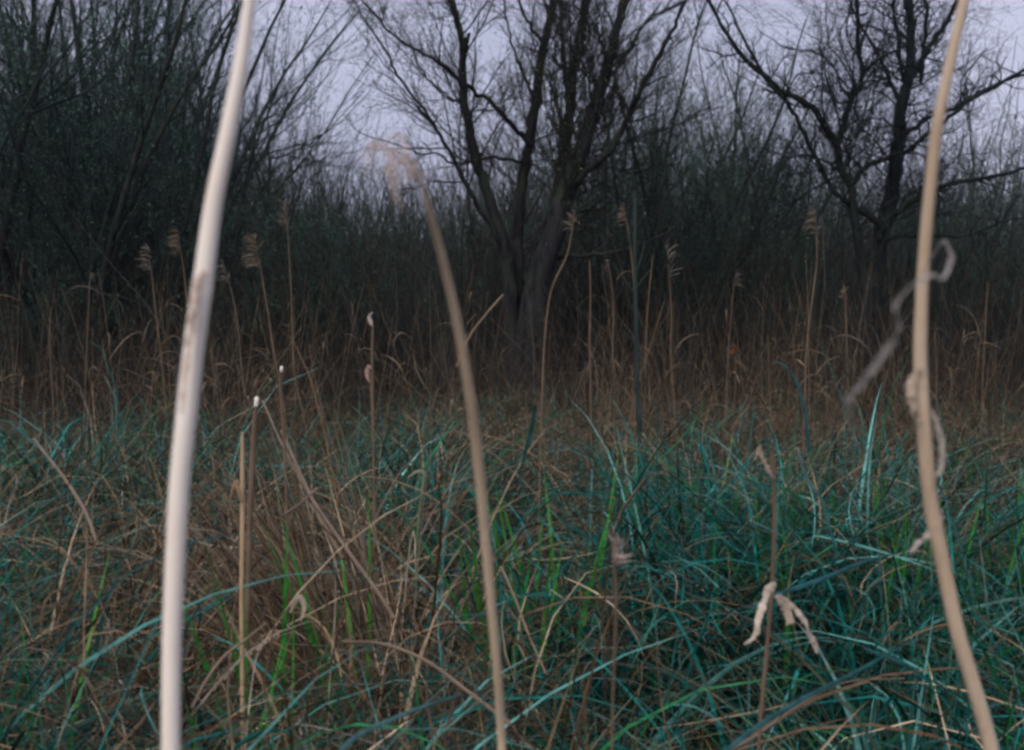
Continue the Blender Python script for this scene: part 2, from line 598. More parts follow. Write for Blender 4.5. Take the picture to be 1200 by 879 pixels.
chain_tree('bare_tree', rig, 'dark gnarled bare tree with spreading limbs behind the right-hand reed', 'tree', M_bark_r, (0.02, 0.026, 0.03), RD, rb, 0.24, 0.0,
           [(9, 0.25, 0.9, 0.34, 0.42, 9, 5, 0.012, 0.03), (6, 0.12, 0.85, 0.55, 0.5, 8, 3, 0.0065, 0.02), (4, 0.12, 0.8, 0.6, 0.7, 6, 3, 0.004, 0.0)])


# ------------------------------------------------------------------ thicket trees: a few kinds, copied
def proto_tree(stems, height, spread, r0, lev, twig_c, gnarl=0.1, up=0.08, buds=None, lean=0.0):
    """Returns list of (part name, mesh, kind) for a multi-stemmed thicket tree."""
    a = rng.uniform(0, 2 * np.pi, stems)
    S = np.stack([0.12 * spread * np.cos(a), 0.12 * spread * np.sin(a), np.full(stems, -0.1)], -1)
    D = np.stack([np.cos(a) * spread * 0.3 + lean, np.sin(a) * spread * 0.3, np.ones(stems)], -1)
    L = height * rng.uniform(0.75, 1.0, stems)
    P, R = grow(S, D, L, np.full(stems, r0) * rng.uniform(0.6, 1.1, stems), 14, gnarl * 0.5, up, 0.15, 0.02)
    parts = []
    for i in range(stems):
        Vv, Ff = tubes(P[i:i + 1], R[i:i + 1], 7)
        parts.append(('trunk' if stems == 1 else 'stem', make_mesh('stem', Vv, Ff, M_bark_t), None))
    gb, gt = Geo(), Geo()
    for k, (cnt, tmin, ang, lf, rf, n, sides, rmax, upk) in enumerate(lev):
        S, D, Ln, r = branch_off(P, R, L, cnt, tmin, 0.99, ang, 0.25, lf, 0.35, rf, 0.5, 0.4)
        r = np.clip(r, 0.0016, rmax)
        P, R = grow(S, D, Ln, r, n, gnarl, upk, 0.3, 0.02)
        L = Ln
        Vv, Ff = tubes(P, R, sides)
        (gb if k == 0 else gt).add(Vv, Ff, twig_cols(Vv, twig_c, 0.2))
    parts.append(('branches', gb.mesh('branches', M_twig), 'stuff'))
    parts.append(('twigs', gt.mesh('twigs', M_twig), 'stuff'))
    if buds:
        gl = Geo()
        gl.add(*leaf_cards(P, *buds))
        parts.append(('buds', gl.mesh('buds', M_bud), 'stuff'))
    return parts


TW = (0.026, 0.038, 0.038)
K_dense = [proto_tree(4, 7.0, 0.75, 0.06, [(14, 0.15, 0.6, 0.32, 0.45, 7, 4, 0.02, 0.1), (7, 0.1, 0.6, 0.5, 0.5, 6, 3, 0.008, 0.06), (4, 0.1, 0.6, 0.55, 0.6, 5, 3, 0.004, 0.06)], TW, 0.13, 0.07, (6, 0.023, (0.1, 0.18, 0.13))),
           proto_tree(3, 6.5, 0.6, 0.07, [(16, 0.1, 0.7, 0.3, 0.42, 7, 4, 0.02, 0.08), (7, 0.1, 0.7, 0.5, 0.5, 6, 3, 0.008, 0.05), (4, 0.1, 0.6, 0.55, 0.6, 5, 3, 0.004, 0.05)], TW, 0.16, 0.06, (6, 0.023, (0.085, 0.17, 0.135)))]
K_slim = [proto_tree(2, 6.0, 0.5, 0.05, [(14, 0.25, 0.55, 0.3, 0.45, 7, 4, 0.016, 0.1), (6, 0.1, 0.6, 0.5, 0.5, 6, 3, 0.006, 0.06), (4, 0.1, 0.6, 0.5, 0.6, 5, 3, 0.0035, 0.06)], (0.04, 0.046, 0.05), 0.14, 0.08),
          proto_tree(1, 6.5, 0.4, 0.06, [(20, 0.25, 0.6, 0.26, 0.4, 7, 4, 0.016, 0.09), (6, 0.1, 0.6, 0.5, 0.5, 6, 3, 0.006, 0.06), (4, 0.1, 0.6, 0.5, 0.6, 5, 3, 0.0035, 0.06)], (0.042, 0.05, 0.046), 0.14, 0.08, (2, 0.028, (0.09, 0.15, 0.08)))]
K_low = [proto_tree(7, 3.6, 1.1, 0.028, [(10, 0.15, 0.55, 0.35, 0.5, 6, 4, 0.01, 0.08), (6, 0.1, 0.6, 0.5, 0.5, 5, 3, 0.005, 0.06), (4, 0.1, 0.6, 0.5, 0.6, 4, 3, 0.003, 0.06)], (0.04, 0.052, 0.048), 0.14, 0.05, (4, 0.028, (0.06, 0.125, 0.09)))]
K_curl = [proto_tree(3, 4.6, 1.0, 0.04, [(12, 0.2, 0.9, 0.36, 0.45, 8, 4, 0.014, 0.04), (6, 0.1, 0.9, 0.5, 0.5, 6, 3, 0.006, 0.03), (4, 0.1, 0.8, 0.5, 0.6, 5, 3, 0.0035, 0.02)], (0.038, 0.05, 0.048), 0.24, 0.03, (4, 0.028, (0.075, 0.15, 0.095)))]


def plant_tree(kind, name, px, depth, scale, label, group, rz=None, tilt=0.0):
    p = at(px, 400, depth)
    x, y = float(p[0]), float(p[1])
    root = empty(name, (x, y, float(gz(x, y))), label, 'tree', group)
    root.rotation_euler = (0, tilt, rng.uniform(0, 6.28) if rz is None else rz)
    root.scale = (scale, scale, scale)
    for nm, me, kd in kind:
        o = link(nm, me, root)
        if kd:
            o['kind'] = kd
    return root


ORD = ['first', 'second', 'third', 'fourth', 'fifth', 'sixth', 'seventh', 'eighth', 'ninth', 'tenth', 'eleventh', 'twelfth', 'thirteenth', 'fourteenth', 'fifteenth', 'sixteenth', 'seventeenth', 'eighteenth', 'nineteenth', 'twentieth',
       'twenty-first', 'twenty-second', 'twenty-third', 'twenty-fourth']


def tree_row(kinds, name, spots, text, group, cat='tree'):
    """Plant a row of trees, each labelled by its place counted from the left."""
    order = sorted(range(len(spots)), key=lambda k: spots[k][0])
    for i, (px, d, s) in enumerate(spots):
        o = plant_tree(kinds[i % len(kinds)], name, px, d, s, f'{text[0]}, {ORD[order.index(i)]} from the left {text[1]}', group)
        o['category'] = cat


tree_row(K_dense, 'thicket_tree', [(-20, 13.5, 1.0), (28, 15.5, 1.05), (75, 13.8, 0.9), (125, 16.5, 1.1), (160, 14.2, 0.92), (205, 17.5, 1.08)], ('budding dark teal thicket tree', 'in the front of the left thicket'), 'trees of the left thicket')
tree_row(K_dense[::-1], 'thicket_tree', [(-5, 19, 1.2), (50, 21, 1.25), (100, 19.5, 1.2), (150, 22, 1.3), (195, 21, 1.15), (15, 25, 1.5), (90, 26, 1.4)], ('dim tall thicket tree', 'in the back of the left thicket'), 'trees of the left thicket')
tree_row(K_slim, 'slender_tree', [(232, 15.0, 0.8), (262, 17.0, 0.78), (292, 16, 0.64), (325, 18.5, 0.68), (245, 20, 0.9)], ('slender bare upright tree', 'beside the leftmost reed'), 'slender trees by the leftmost reed')
tree_row(K_slim[::-1], 'slender_tree', [(360, 17, 0.66), (395, 19, 0.7), (425, 18, 0.5), (345, 22, 0.74), (378, 15.5, 0.6), (410, 22, 0.72)], ('short thin bare tree', 'in the sky gap before the middle reed'), 'thin trees in the sky gap')
tree_row([K_dense[0], K_slim[1], K_curl[0]], 'budding_tree', [(775, 17, 0.8), (735, 19, 0.92), (812, 20, 0.88), (700, 22, 1.0), (650, 23, 0.96), (600, 24, 0.84), (845, 23, 0.9), (560, 21, 0.8), (690, 18, 0.72), (890, 22, 0.85)], ('pale green budding tree', 'behind the large willow'), 'budding trees behind the willow')
tree_row(K_slim, 'distant_tree', [(560, 30, 0.95), (640, 27, 1.1), (705, 29, 1.2), (760, 26, 1.05), (815, 30, 1.2), (865, 27, 1.0), (920, 31, 1.15), (975, 28, 1.0), (1075, 29, 1.1), (1140, 27, 1.05)], ('hazy fine-twigged bare tree', 'in the distance behind willow and gnarled tree'), 'distant bare trees')
tree_row(K_curl, 'twisted_tree', [(835, 17, 0.8), (880, 18.5, 0.85), (910, 20, 0.9), (800, 16.5, 0.8), (860, 21, 0.95), (765, 20, 0.9), (930, 23, 0.95)], ('low twisted tree', 'between the willow and the gnarled tree'), 'twisted trees in the right gap')
tree_row([K_low[0], K_curl[0]], 'tangled_tree', [(960, 19, 0.8), (1085, 18.5, 0.75), (1130, 20, 0.9), (1170, 17.5, 0.8), (1040, 22, 0.9)], ('small tangled tree', 'behind the gnarled tree'), 'tangled trees at the right edge')
tree_row(K_low, 'bush', [(250, 14, 0.62), (300, 15.5, 0.7), (350, 14.6, 0.62), (395, 16, 0.7), (440, 14.8, 0.62), (480, 16.5, 0.7), (520, 15.2, 0.62), (560, 17.5, 0.75), (700, 15.5, 0.64), (745, 16.8, 0.7), (790, 15.2, 0.6), (850, 15.6, 0.6),
                        (905, 16.2, 0.62), (950, 15.4, 0.58), (1075, 16.5, 0.6), (1130, 15.8, 0.6), (1165, 17, 0.66), (30, 13.2, 0.6), (130, 13.4, 0.62), (200, 14.2, 0.62)], ('low many-stemmed bush', 'along the foot of the trees'), 'bushes of the undergrowth line', 'bush')

# far wood, one mass; twig colour lightened to stand for haze
g = Geo()
B = 11000
px = rng.uniform(-150, 1350, B)
d = rng.uniform(22, 48, B)
prof = np.interp(px, [-150, 200, 260, 330, 420, 520, 700, 800, 900, 1000, 1350], [7, 6.5, 5.5, 4.6, 3.9, 4.1, 4.8, 4.6, 4.3, 4.3, 4.6]) * (0.75 + d / 90)
x = (px - 600) / FPX * d
S = np.stack([x, d, np.zeros(B)], -1)
P, R = grow(S, np.stack([rng.normal(0, 0.15, B), rng.normal(0, 0.15, B), np.ones(B)], -1), prof * np.where((rng.random(B) < 0.08) & ((px < 250) | (px > 570)), rng.uniform(1.0, 1.5, B), rng.uniform(0.35, 1.0, B)), rng.uniform(0.006, 0.03, B), 9, 0.17, 0.05, 0.2, 0.03)
Vv, Ff = tubes(P, R, 3)
g.add(Vv, Ff, twig_cols(Vv, (0.062, 0.078, 0.076), 0.2))
S2, D2, L2, r2 = branch_off(P, R, prof, 6, 0.2, 1.0, 0.75, 0.25, 0.15, 0.3, 0.5, 0.4, 0.5)
P2, R2 = grow(S2, D2, L2, np.clip(r2, 0.003, 0.01), 4, 0.12, 0.06, 0.3)
Vv, Ff = tubes(P2, R2, 3)
g.add(Vv, Ff, twig_cols(Vv, (0.062, 0.08, 0.076), 0.2))
tag(link('far_woodland', g.mesh('far_woodland', M_twig)), 'dim grey-green mass of far scrub and twigs behind the trees', 'woodland', kind='stuff')
g = Geo()
g.add(*leaf_cards(P2, 4, 0.036, (0.08, 0.125, 0.085)))
tag(link('far_foliage', g.mesh('far_foliage', M_bud)), 'dull green early leaves over the far scrub', 'foliage', kind='stuff')

# undergrowth: dead upright stems under the trees
g = Geo()
B = 26000
d = 10.0 + 14 * rng.random(B) ** 1.3
px = rng.uniform(-120, 1320, B)
x = (px - 600) / FPX * d
hh = (0.5 + 2.6 * rng.random(B) ** 1.8) * (1 + 0.35 * np.sin(x * 1.3) * np.sin(d * 0.9 + x)) * np.interp(px, [0, 300, 600, 1200], [1.0, 1.0, 0.95, 0.8])
hh = hh * np.interp(d, [10, 12.5, 14, 17], [0.3, 0.45, 1.0, 1.25])
S = np.stack([x, d, gz(x, d)], -1)
P, R = grow(S, np.stack([rng.normal(0, 0.22, B), rng.normal(0, 0.22, B), np.ones(B)], -1), hh, rng.uniform(0.0015, 0.0055, B), 5, 0.1, 0.02, 0.3, 0.05)
Vv, Ff = tubes(P, R, 3)
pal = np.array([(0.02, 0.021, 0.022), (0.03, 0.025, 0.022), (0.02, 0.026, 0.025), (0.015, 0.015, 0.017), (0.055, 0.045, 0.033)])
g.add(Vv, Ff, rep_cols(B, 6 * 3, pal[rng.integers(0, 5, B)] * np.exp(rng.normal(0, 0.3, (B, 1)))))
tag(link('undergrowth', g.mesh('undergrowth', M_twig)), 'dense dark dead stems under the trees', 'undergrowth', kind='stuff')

# ------------------------------------------------------------------ sedge and grass
TEAL = np.array([(0.004, 0.062, 0.052), (0.007, 0.10, 0.085), (0.014, 0.16, 0.145), (0.012, 0.095, 0.036), (0.07, 0.2, 0.18), (0.004, 0.03, 0.024), (0.022, 0.08, 0.05)])  # includes a near-black tone standing in for deep shade among the blades
DRY = np.array([(0.22, 0.15, 0.085), (0.11, 0.07, 0.04), (0.34, 0.26, 0.17), (0.055, 0.034, 0.023), (0.2, 0.17, 0.135), (0.15, 0.1, 0.05)])


def blades(base, az, el, bend, L, W, n, c, fold=0.0, tipc=None, side_j=0.5, azd=0.25, power=1.5):
    """Arching blades as keeled ribbons."""
    B = len(base)
    s = np.linspace(0, 1, n + 1)
    pw = power * np.exp(rng.normal(-0.1, 0.35, B))[:, None]
    elv = el[:, None] - bend[:, None] * s[None, :] ** pw
    azv = az[:, None] + rng.normal(0, azd, B)[:, None] * s[None, :] * 1.5
    step = (L / n)[:, None, None]
    D = np.stack([np.cos(elv) * np.cos(azv), np.cos(elv) * np.sin(azv), np.sin(elv)], -1)
    P = np.concatenate([np.zeros((B, 1, 3)), np.cumsum(D[:, :-1] * step, 1)], 1) + base[:, None, :]
    lo = gz(P[..., 0], P[..., 1]) + 0.01
    P[..., 2] = np.maximum(P[..., 2], lo)
    T = unit(np.gradient(P, axis=1))
    S = np.stack([-np.sin(azv), np.cos(azv), np.zeros_like(azv)], -1)
    tw = rng.normal(0, side_j, B)[:, None] + rng.normal(0, 0.5, B)[:, None] * s[None, :]
    S = rot_about(S, T, tw)
    S = unit(S - T * (S * T).sum(-1, keepdims=True))
    prof = np.minimum(1.0, (1.02 - s) * 2.2) * np.minimum(1.0, 0.55 + s * 2)
    Wd = W[:, None] * prof[None, :]
    Vv, Ff = ribbons(P, Wd, S, fold)
    k = 3 if fold > 0 else 2
    C = np.repeat(c[:, None, :], n + 1, 1)
    if tipc is not None:
        f = np.clip((s - 0.6) / 0.4, 0, 1)[None, :, None] * rng.uniform(0, 1, (B, 1, 1)) ** 2
        C = C * (1 - f) + tipc[:, None, :] * f
    C = np.repeat(C[:, :, None, :], k, 2).reshape(-1, 3)
    return Vv, Ff, C, P


def w_at(px, py, h=0.55):
    """Where the view ray of a pixel meets height h: plan position of a patch of sedge tops."""
    a = at(px, py, 1.0) - np.array([0, 0, CAMZ])
    t_ = (h - CAMZ) / a[2]
    return a[0] * t_, a[1] * t_


def blobs(x, y, spots):
    v = np.zeros_like(x)
    for (bx, by, rx, ry, amp) in spots:
        v = v + amp * np.exp(-(((x - bx) / rx) ** 2 + ((y - by) / ry) ** 2))
    return v


def spot(px, py, rx, ry, amp, h=0.5):
    x0, y0 = w_at(px, py, 0.68)
    return (x0, y0, rx, ry, amp)


DRYSPOTS = [spot(370, 600, 0.35, 0.8, 0.75), spot(180, 650, 0.35, 0.5, 0.5), spot(600, 465, 1.0, 3, 0.4), spot(850, 450, 1.8, 3, 0.5), spot(1100, 455, 1.6, 3, 0.42),
            spot(300, 440, 0.5, 1.2, 0.55), spot(320, 750, 0.2, 0.25, 0.55), spot(620, 720, 0.2, 0.4, 0.3), spot(480, 830, 0.25, 0.25, 0.45), spot(60, 430, 1.5, 1.5, 0.3), spot(150, 800, 0.3, 0.3, 0.2), spot(230, 560, 0.5, 0.6, 0.3), spot(80, 560, 0.5, 0.8, 0.25), spot(420, 560, 0.3, 0.5, 0.3),
            spot(1000, 800, 0.5, 0.5, -0.25), spot(850, 600, 0.7, 0.8, -0.15)]
def hole(px, top, bot, wpx, amp):
    """A hollow in the sedge seen between two photo rows."""
    d0, d1 = 0.6 * FPX / (bot - HOR), 0.6 * FPX / (top - HOR)
    dm = (d0 + d1) / 2
    return ((px - 600) / FPX * dm, dm, 1.5 * wpx / FPX * dm, (d1 - d0) * 0.62, amp * 1.15)


HOLES = [hole(490, 555, 660, 48, 0.95), hole(300, 560, 690, 40, 0.95), hole(385, 590, 690, 36, 0.7), hole(820, 640, 720, 70, 0.8), hole(590, 740, 800, 30, 0.6), hole(640, 520, 600, 50, 0.7),
         hole(960, 610, 680, 45, 0.7), hole(110, 780, 860, 50, 0.6), hole(150, 600, 660, 60, 0.6), hole(1010, 700, 760, 40, 0.6), hole(720, 760, 820, 40, 0.6), hole(930, 840, 900, 50, 0.6), hole(700, 850, 900, 30, 0.5)]


MOUNDS = [(0.48, 3.5, 0.42, 0.35, 0.22), (-0.35, 5.4, 0.6, 0.4, 0.25), (-1.7, 5.6, 0.5, 0.4, 0.25), (0.75, 2.2, 0.3, 0.25, 0.12), (0.25, 2.9, 0.3, 0.12, -0.3), (0.9, 2.75, 0.3, 0.12, -0.25), (-0.7, 4.3, 0.5, 0.3, -0.25), (1.5, 5.0, 0.5, 0.4, 0.15)]


def dryness(x, y):
    n = 0.14 * np.sin(2.3 * x + 1.1 * y) + 0.12 * np.sin(4.1 * y - 2.7 * x + 1.0)
    return np.clip(0.21 + n + blobs(x, y, DRYSPOTS), 0.05, 0.95)


def lay(x, y):
    """Prevailing lean azimuth of the sedge by place (radians)."""
    return 0.5 + 1.5 * np.sin(0.9 * x + 0.5 * y) + 0.8 * np.sin(1.9 * y - x)


# tussock centres on a jittered grid inside the view wedge
cs = []
for yy in np.arange(1.25, 11.5, 0.42):
    wv = yy * 0.39 + 0.3
    for xx in np.arange(-wv, wv, 0.42):
        cs.append((xx + rng.normal(0, 0.12), yy + rng.normal(0, 0.12)))
cs = np.array(cs)
hole = blobs(cs[:, 0], cs[:, 1], HOLES)
cs = cs[rng.random(len(cs)) > hole * 0.9]


def sedge_mass(cx, cy, nb, rad, wmul, n, fold, dry, hmul=1.0):
    """nb blades round one centre -> ribbons."""
    r = rad * np.sqrt(rng.random(nb))
    th = rng.uniform(0, 2 * np.pi, nb)
    x = cx + r * np.cos(th)
    y = cy + r * np.sin(th)
    hl = np.clip(1 - 0.75 * blobs(x, y, HOLES), 0.2, 1) * np.interp(y, [1.2, 3, 5, 7, 9, 12], [0.95, 1.02, 0.92, 0.75, 0.6, 0.45]) * (1 + 0.18 * np.sin(4.1 * cx + 1.7 * cy) * np.sin(3.3 * cy - cx)) * (1 + blobs(x, y, MOUNDS))
    hl = hl * np.where((x / y < -0.1) & (y > 6.0), 0.6, 1.0)
    base = np.stack([x, y, gz(x, y) - 0.02], -1)
    la = lay(np.full(nb, cx), np.full(nb, cy))
    az = np.where(rng.random(nb) < 0.5, th + rng.normal(0, 0.8, nb), la + rng.normal(0, 1.0, nb))
    el = np.radians(np.clip(rng.normal(69, 13, nb), 20, 88))
    bend = np.radians(np.clip(rng.normal(98, 34, nb), 15, 165))
    L = rng.uniform(0.5, 1.25, nb) * hmul * hl
    bend = np.where((L > 0.85), np.maximum(bend, np.radians(60 + 50 * (L - 0.85))), bend)
    W = (0.0028 + 0.006 * rng.random(nb) ** 1.6) * wmul
    isd = rng.random(nb) < dry
    c = np.where(isd[:, None], DRY[rng.integers(0, len(DRY), nb)], TEAL[rng.integers(0, len(TEAL), nb)])
    c = c * np.exp(rng.normal(-0.1, 0.5, (nb, 1)))  # wide brightness spread puts shadow contrast into the blade colour
    bend = np.where(isd, bend * 1.25, bend)
    L = np.where(isd, L * 0.95, L)
    W = np.where(isd, W * 0.7, W)
    tip = DRY[rng.integers(0, len(DRY), nb)] * 0.9
    Vv, Ff, Cc, P = blades(base, az, el, bend, L, W, n, c, fold, tip, azd=0.4)
    # nothing hangs over the hollows
    Pm = P[:, n // 3:]
    bl = (blobs(Pm[..., 0], Pm[..., 1], HOLES) * (Pm[..., 2] > 0.22)).max(1)
    top = P[..., 2].max(1) - gz(P[:, 0, 0], P[:, 0, 1])
    ok = ((bl < 0.42) | (rng.random(nb) < 0.12)) & ((top < 0.78 + 0.8 * np.maximum(0, blobs(x, y, MOUNDS))) | (rng.random(nb) < 0.12))
    per = len(Vv) // nb
    fp = len(Ff) // nb
    Vv = Vv.reshape(nb, per, 3)[ok].reshape(-1, 3)
    Cc = Cc.reshape(nb, per, 3)[ok].reshape(-1, 3)
    Ff = (Ff.reshape(nb, fp, 4)[:ok.sum()]).reshape(-1, 4)
    return Vv, Ff, Cc


near = cs[np.hypot(cs[:, 0], cs[:, 1]) < 4.6]
far = cs[np.hypot(cs[:, 0], cs[:, 1]) >= 4.6]
near = near[np.argsort(near[:, 1])]
band = np.digitize(near[:, 1], [1.75, 2.3, 2.9, 3.5, 4.1])
BAND = ['row nearest the camera', 'second nearest row', 'third nearest row', 'fourth nearest row', 'fifth nearest row', 'sixth nearest row']
for ti, (cx, cy) in enumerate(near):
    dr = float(dryness(np.array([cx]), np.array([cy]))[0])
    z0 = float(gz(cx, cy))
    place = ORD[int((near[band == band[ti], 0] < cx).sum())]
    tone = 'mostly dry brown' if dr > 0.5 else ('mixed green and brown' if dr > 0.25 else 'blue-green')
    root = empty('sedge_tussock', (cx, cy, z0), f'{tone} sedge tussock, {place} from left in the {BAND[band[ti]]}', 'sedge', 'sedge tussocks in the foreground')
    g = Geo()
    Vv, Ff, Cc = sedge_mass(cx, cy, 400, 0.3, 1.25, 8, 0.18, dr)
    g.add(Vv - np.array([cx, cy, z0]), Ff, Cc)
    tag(link('blades', g.mesh('blades', M_sedge), root), kind='stuff')
    # the broad blades one can pick out
    for j in range(5):
        th = rng.uniform(0, 6.28)
        bx, by = cx + 0.15 * math.cos(th), cy + 0.15 * math.sin(th)
        dryb = rng.random() < dr
        c = (DRY if dryb else TEAL[1:5])[rng.integers(0, 4)][None, :] * 1.05
        Vv, Ff, Cc, _ = blades(np.array([[bx, by, z0]]), np.array([th + rng.normal(0, 0.8)]), np.radians([rng.uniform(55, 80)]), np.radians([rng.uniform(60, 120)]), np.array([rng.uniform(0.9, 1.3)]), np.array([rng.uniform(0.008, 0.0125)]), 10, c, 0.2, DRY[[0]])
        link('leaf', make_mesh('leaf', Vv - np.array([cx, cy, z0]), Ff, M_sedge, Cc), root)
g = Geo()
for (cx, cy) in far:
    dd = math.hypot(cx, cy)
    dr = float(dryness(np.array([cx]), np.array([cy]))[0])
    q = min(1.0, dd / 13)
    Vv, Ff, Cc = sedge_mass(cx, cy, int(400 - 150 * q), 0.32, 1.0 + 0.25 * q, 5, 0.0, dr)
    g.add(Vv, Ff, Cc)
tag(link('sedge_grass', g.mesh('sedge_grass', M_sedge)), 'blue-green and brown sedge filling the clearing up to the trees', 'sedge', kind='stuff')

# thatch: collapsed dead leaves between the tussocks
g = Geo()
B = 26000
y = 1.0 + 10.5 * rng.random(B) ** 1.2
x = rng.uniform(-1, 1, B) * (y * 0.42 + 0.4)
keep = (rng.random(B) < 0.1 + dryness(x, y)) & (rng.random(B) > 0.8 * blobs(x, y, HOLES))
x, y = x[keep], y[keep]
B = len(x)
base = np.stack([x, y, gz(x, y) + rng.uniform(0.0, 0.5, B)], -1)
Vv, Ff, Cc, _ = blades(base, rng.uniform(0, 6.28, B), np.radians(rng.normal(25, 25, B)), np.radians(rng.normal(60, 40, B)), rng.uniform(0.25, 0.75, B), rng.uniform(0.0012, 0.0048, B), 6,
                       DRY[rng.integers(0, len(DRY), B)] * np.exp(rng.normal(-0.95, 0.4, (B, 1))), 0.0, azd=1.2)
g.add(Vv, Ff, Cc)
tag(link('dead_grass', g.mesh('dead_grass', M_dry)), 'collapsed brown dead grass lying between the sedge', 'grass', kind='stuff')

# broken, folded bits of blade caught in the canopy
g = Geo()
B = 60000
y = 1.2 + 9.0 * rng.random(B) ** 1.15
x = rng.uniform(-1, 1, B) * (y * 0.4 + 0.2)
mot = np.sin(7.1 * x + 2.0 * y) * np.sin(6.3 * y - 2.4 * x) + 0.6 * np.sin(13 * x - 5 * y) * np.sin(11 * y + 3 * x)
keep = (mot + rng.normal(0, 0.5, B) > -0.1) & (blobs(x, y, HOLES) < 0.4)
x, y = x[keep], y[keep]
B = len(x)
hs = np.interp(y, [1.2, 3, 5, 7, 9, 12], [0.95, 1.02, 0.92, 0.75, 0.6, 0.45]) * np.where((x / y < -0.1) & (y > 6.0), 0.6, 1.0)
base = np.stack([x, y, gz(x, y) + rng.uniform(0.22, 0.62, B) * hs], -1)
isd = rng.random(B) < 0.02 + dryness(x, y)
c = np.where(isd[:, None], DRY[rng.integers(0, len(DRY), B)], TEAL[rng.integers(0, len(TEAL), B)]) * np.exp(rng.normal(-0.15, 0.45, (B, 1)))
Vv, Ff, Cc, _ = blades(base, rng.uniform(0, 6.28, B), np.radians(rng.normal(18, 28, B)), np.radians(rng.normal(60, 60, B)), rng.uniform(0.12, 0.42, B), 0.0015 + 0.0042 * rng.random(B) ** 1.5, 6, c, 0.0, azd=0.9)
g.add(Vv, Ff, Cc)
tag(link('sedge_litter', g.mesh('sedge_litter', M_sedge)), 'broken and folded bits of blade matted over the sedge', 'sedge', kind='stuff')

# thin dry stalks standing over the sedge, thickest to the right rear
g = Geo()
B = 9000
y = 3.5 + 9.0 * rng.random(B) ** 0.75
px = rng.uniform(-60, 1260, B)
x = (px - 600) / FPX * y
keep = (np.sin(2.3 * x + 0.7 * y) + np.sin(3.7 * y - 1.9 * x) + rng.normal(0, 0.8, B) > -0.5) & (rng.random(B) < np.interp(px, [0, 250, 420, 560, 700, 1200], [0.25, 0.55, 0.4, 0.6, 0.95, 0.95]) * np.interp(y, [3, 5, 7, 13], [0.06, 0.2, 0.8, 1.0]))
x, y = x[keep], y[keep]
B = len(x)
S = np.stack([x, y, gz(x, y)], -1)
hs = (0.6 + 0.95 * rng.random(B) ** 1.4) * (0.95 + 0.35 * np.sin(2.9 * x + 1.3 * y) * np.sin(1.7 * y - x))
P, R = grow(S, np.stack([rng.normal(0, 0.26, B), rng.normal(0, 0.26, B), np.ones(B)], -1), hs, rng.uniform(0.001, 0.0024, B), 7, 0.09, -0.02, 0.4, 0.07)
Vv, Ff = tubes(P, R, 3)
g.add(Vv, Ff, rep_cols(B, 8 * 3, (DRY[rng.integers(0, len(DRY), B)] * np.array([[0.5, 0.55, 0.6]])) * np.exp(rng.normal(0, 0.25, (B, 1)))))
tag(link('dry_stalks', g.mesh('dry_stalks', M_dry)), 'thin brown dry stalks standing over the sedge', 'grass', kind='stuff')


# taller straw stems in loose clumps, overlapping the dark wood
g = Geo()
cl = np.array([(20, 7.2), (95, 6.8), (175, 6.3), (215, 6.6), (275, 6.2), (320, 6.0), (345, 6.6), (450, 7.5), (520, 7.0), (610, 6.6), (690, 6.4), (720, 7.0), (755, 6.5), (790, 6.8), (850, 7.2), (900, 7.5), (950, 6.5), (990, 7.0), (1060, 7.4), (1100, 7.0), (1150, 7.2), (1180, 6.8)])
B = 620
ci = rng.integers(0, len(cl), B)
y = cl[ci, 1] + rng.normal(0, 0.5, B)
x = (cl[ci, 0] + rng.normal(0, 26, B) - 600) / FPX * y
S = np.stack([x, y, gz(x, y)], -1)
P, R = grow(S, np.stack([rng.normal(0, 0.14, B), rng.normal(0, 0.14, B), np.ones(B)], -1), rng.uniform(0.8, 1.6, B) * (1 - 0.25 * rng.random(B)), rng.uniform(0.0011, 0.0022, B), 9, 0.035, 0.0, 0.35, 0.02)
Vv, Ff = tubes(P, R, 4)
g.add(Vv, Ff, rep_cols(B, 10 * 4, DRY[[0, 2, 4, 5]][rng.integers(0, 4, B)] * np.exp(rng.normal(-0.5, 0.4, (B, 1)))))
# their hanging dead leaves
S2, D2, L2, r2 = branch_off(P, R, np.ones(B), 2, 0.3, 0.9, 0.6, 0.3, 1.0, 0.2, 0.5)
n2 = len(S2)
az2 = np.arctan2(D2[:, 1], D2[:, 0])
Vv, Ff, Cc, _ = blades(S2, az2, np.radians(rng.uniform(20, 70, n2)), np.radians(rng.uniform(60, 150, n2)), rng.uniform(0.1, 0.28, n2), rng.uniform(0.003, 0.007, n2), 6, DRY[[0, 2, 4, 5]][rng.integers(0, 4, n2)] * np.exp(rng.normal(-0.55, 0.35, (n2, 1))))
g2 = Geo()
g2.add(Vv, Ff, Cc)
tag(link('dry_reed_stems', g.mesh('dry_reed_stems', M_dry)), 'fine straw-coloured dead reed stems before the dark wood', 'reeds', kind='stuff')
tag(link('dry_reed_leaves', g2.mesh('dry_reed_leaves', M_dry)), 'small hanging dead leaves on the fine reed stems', 'reeds', kind='stuff')

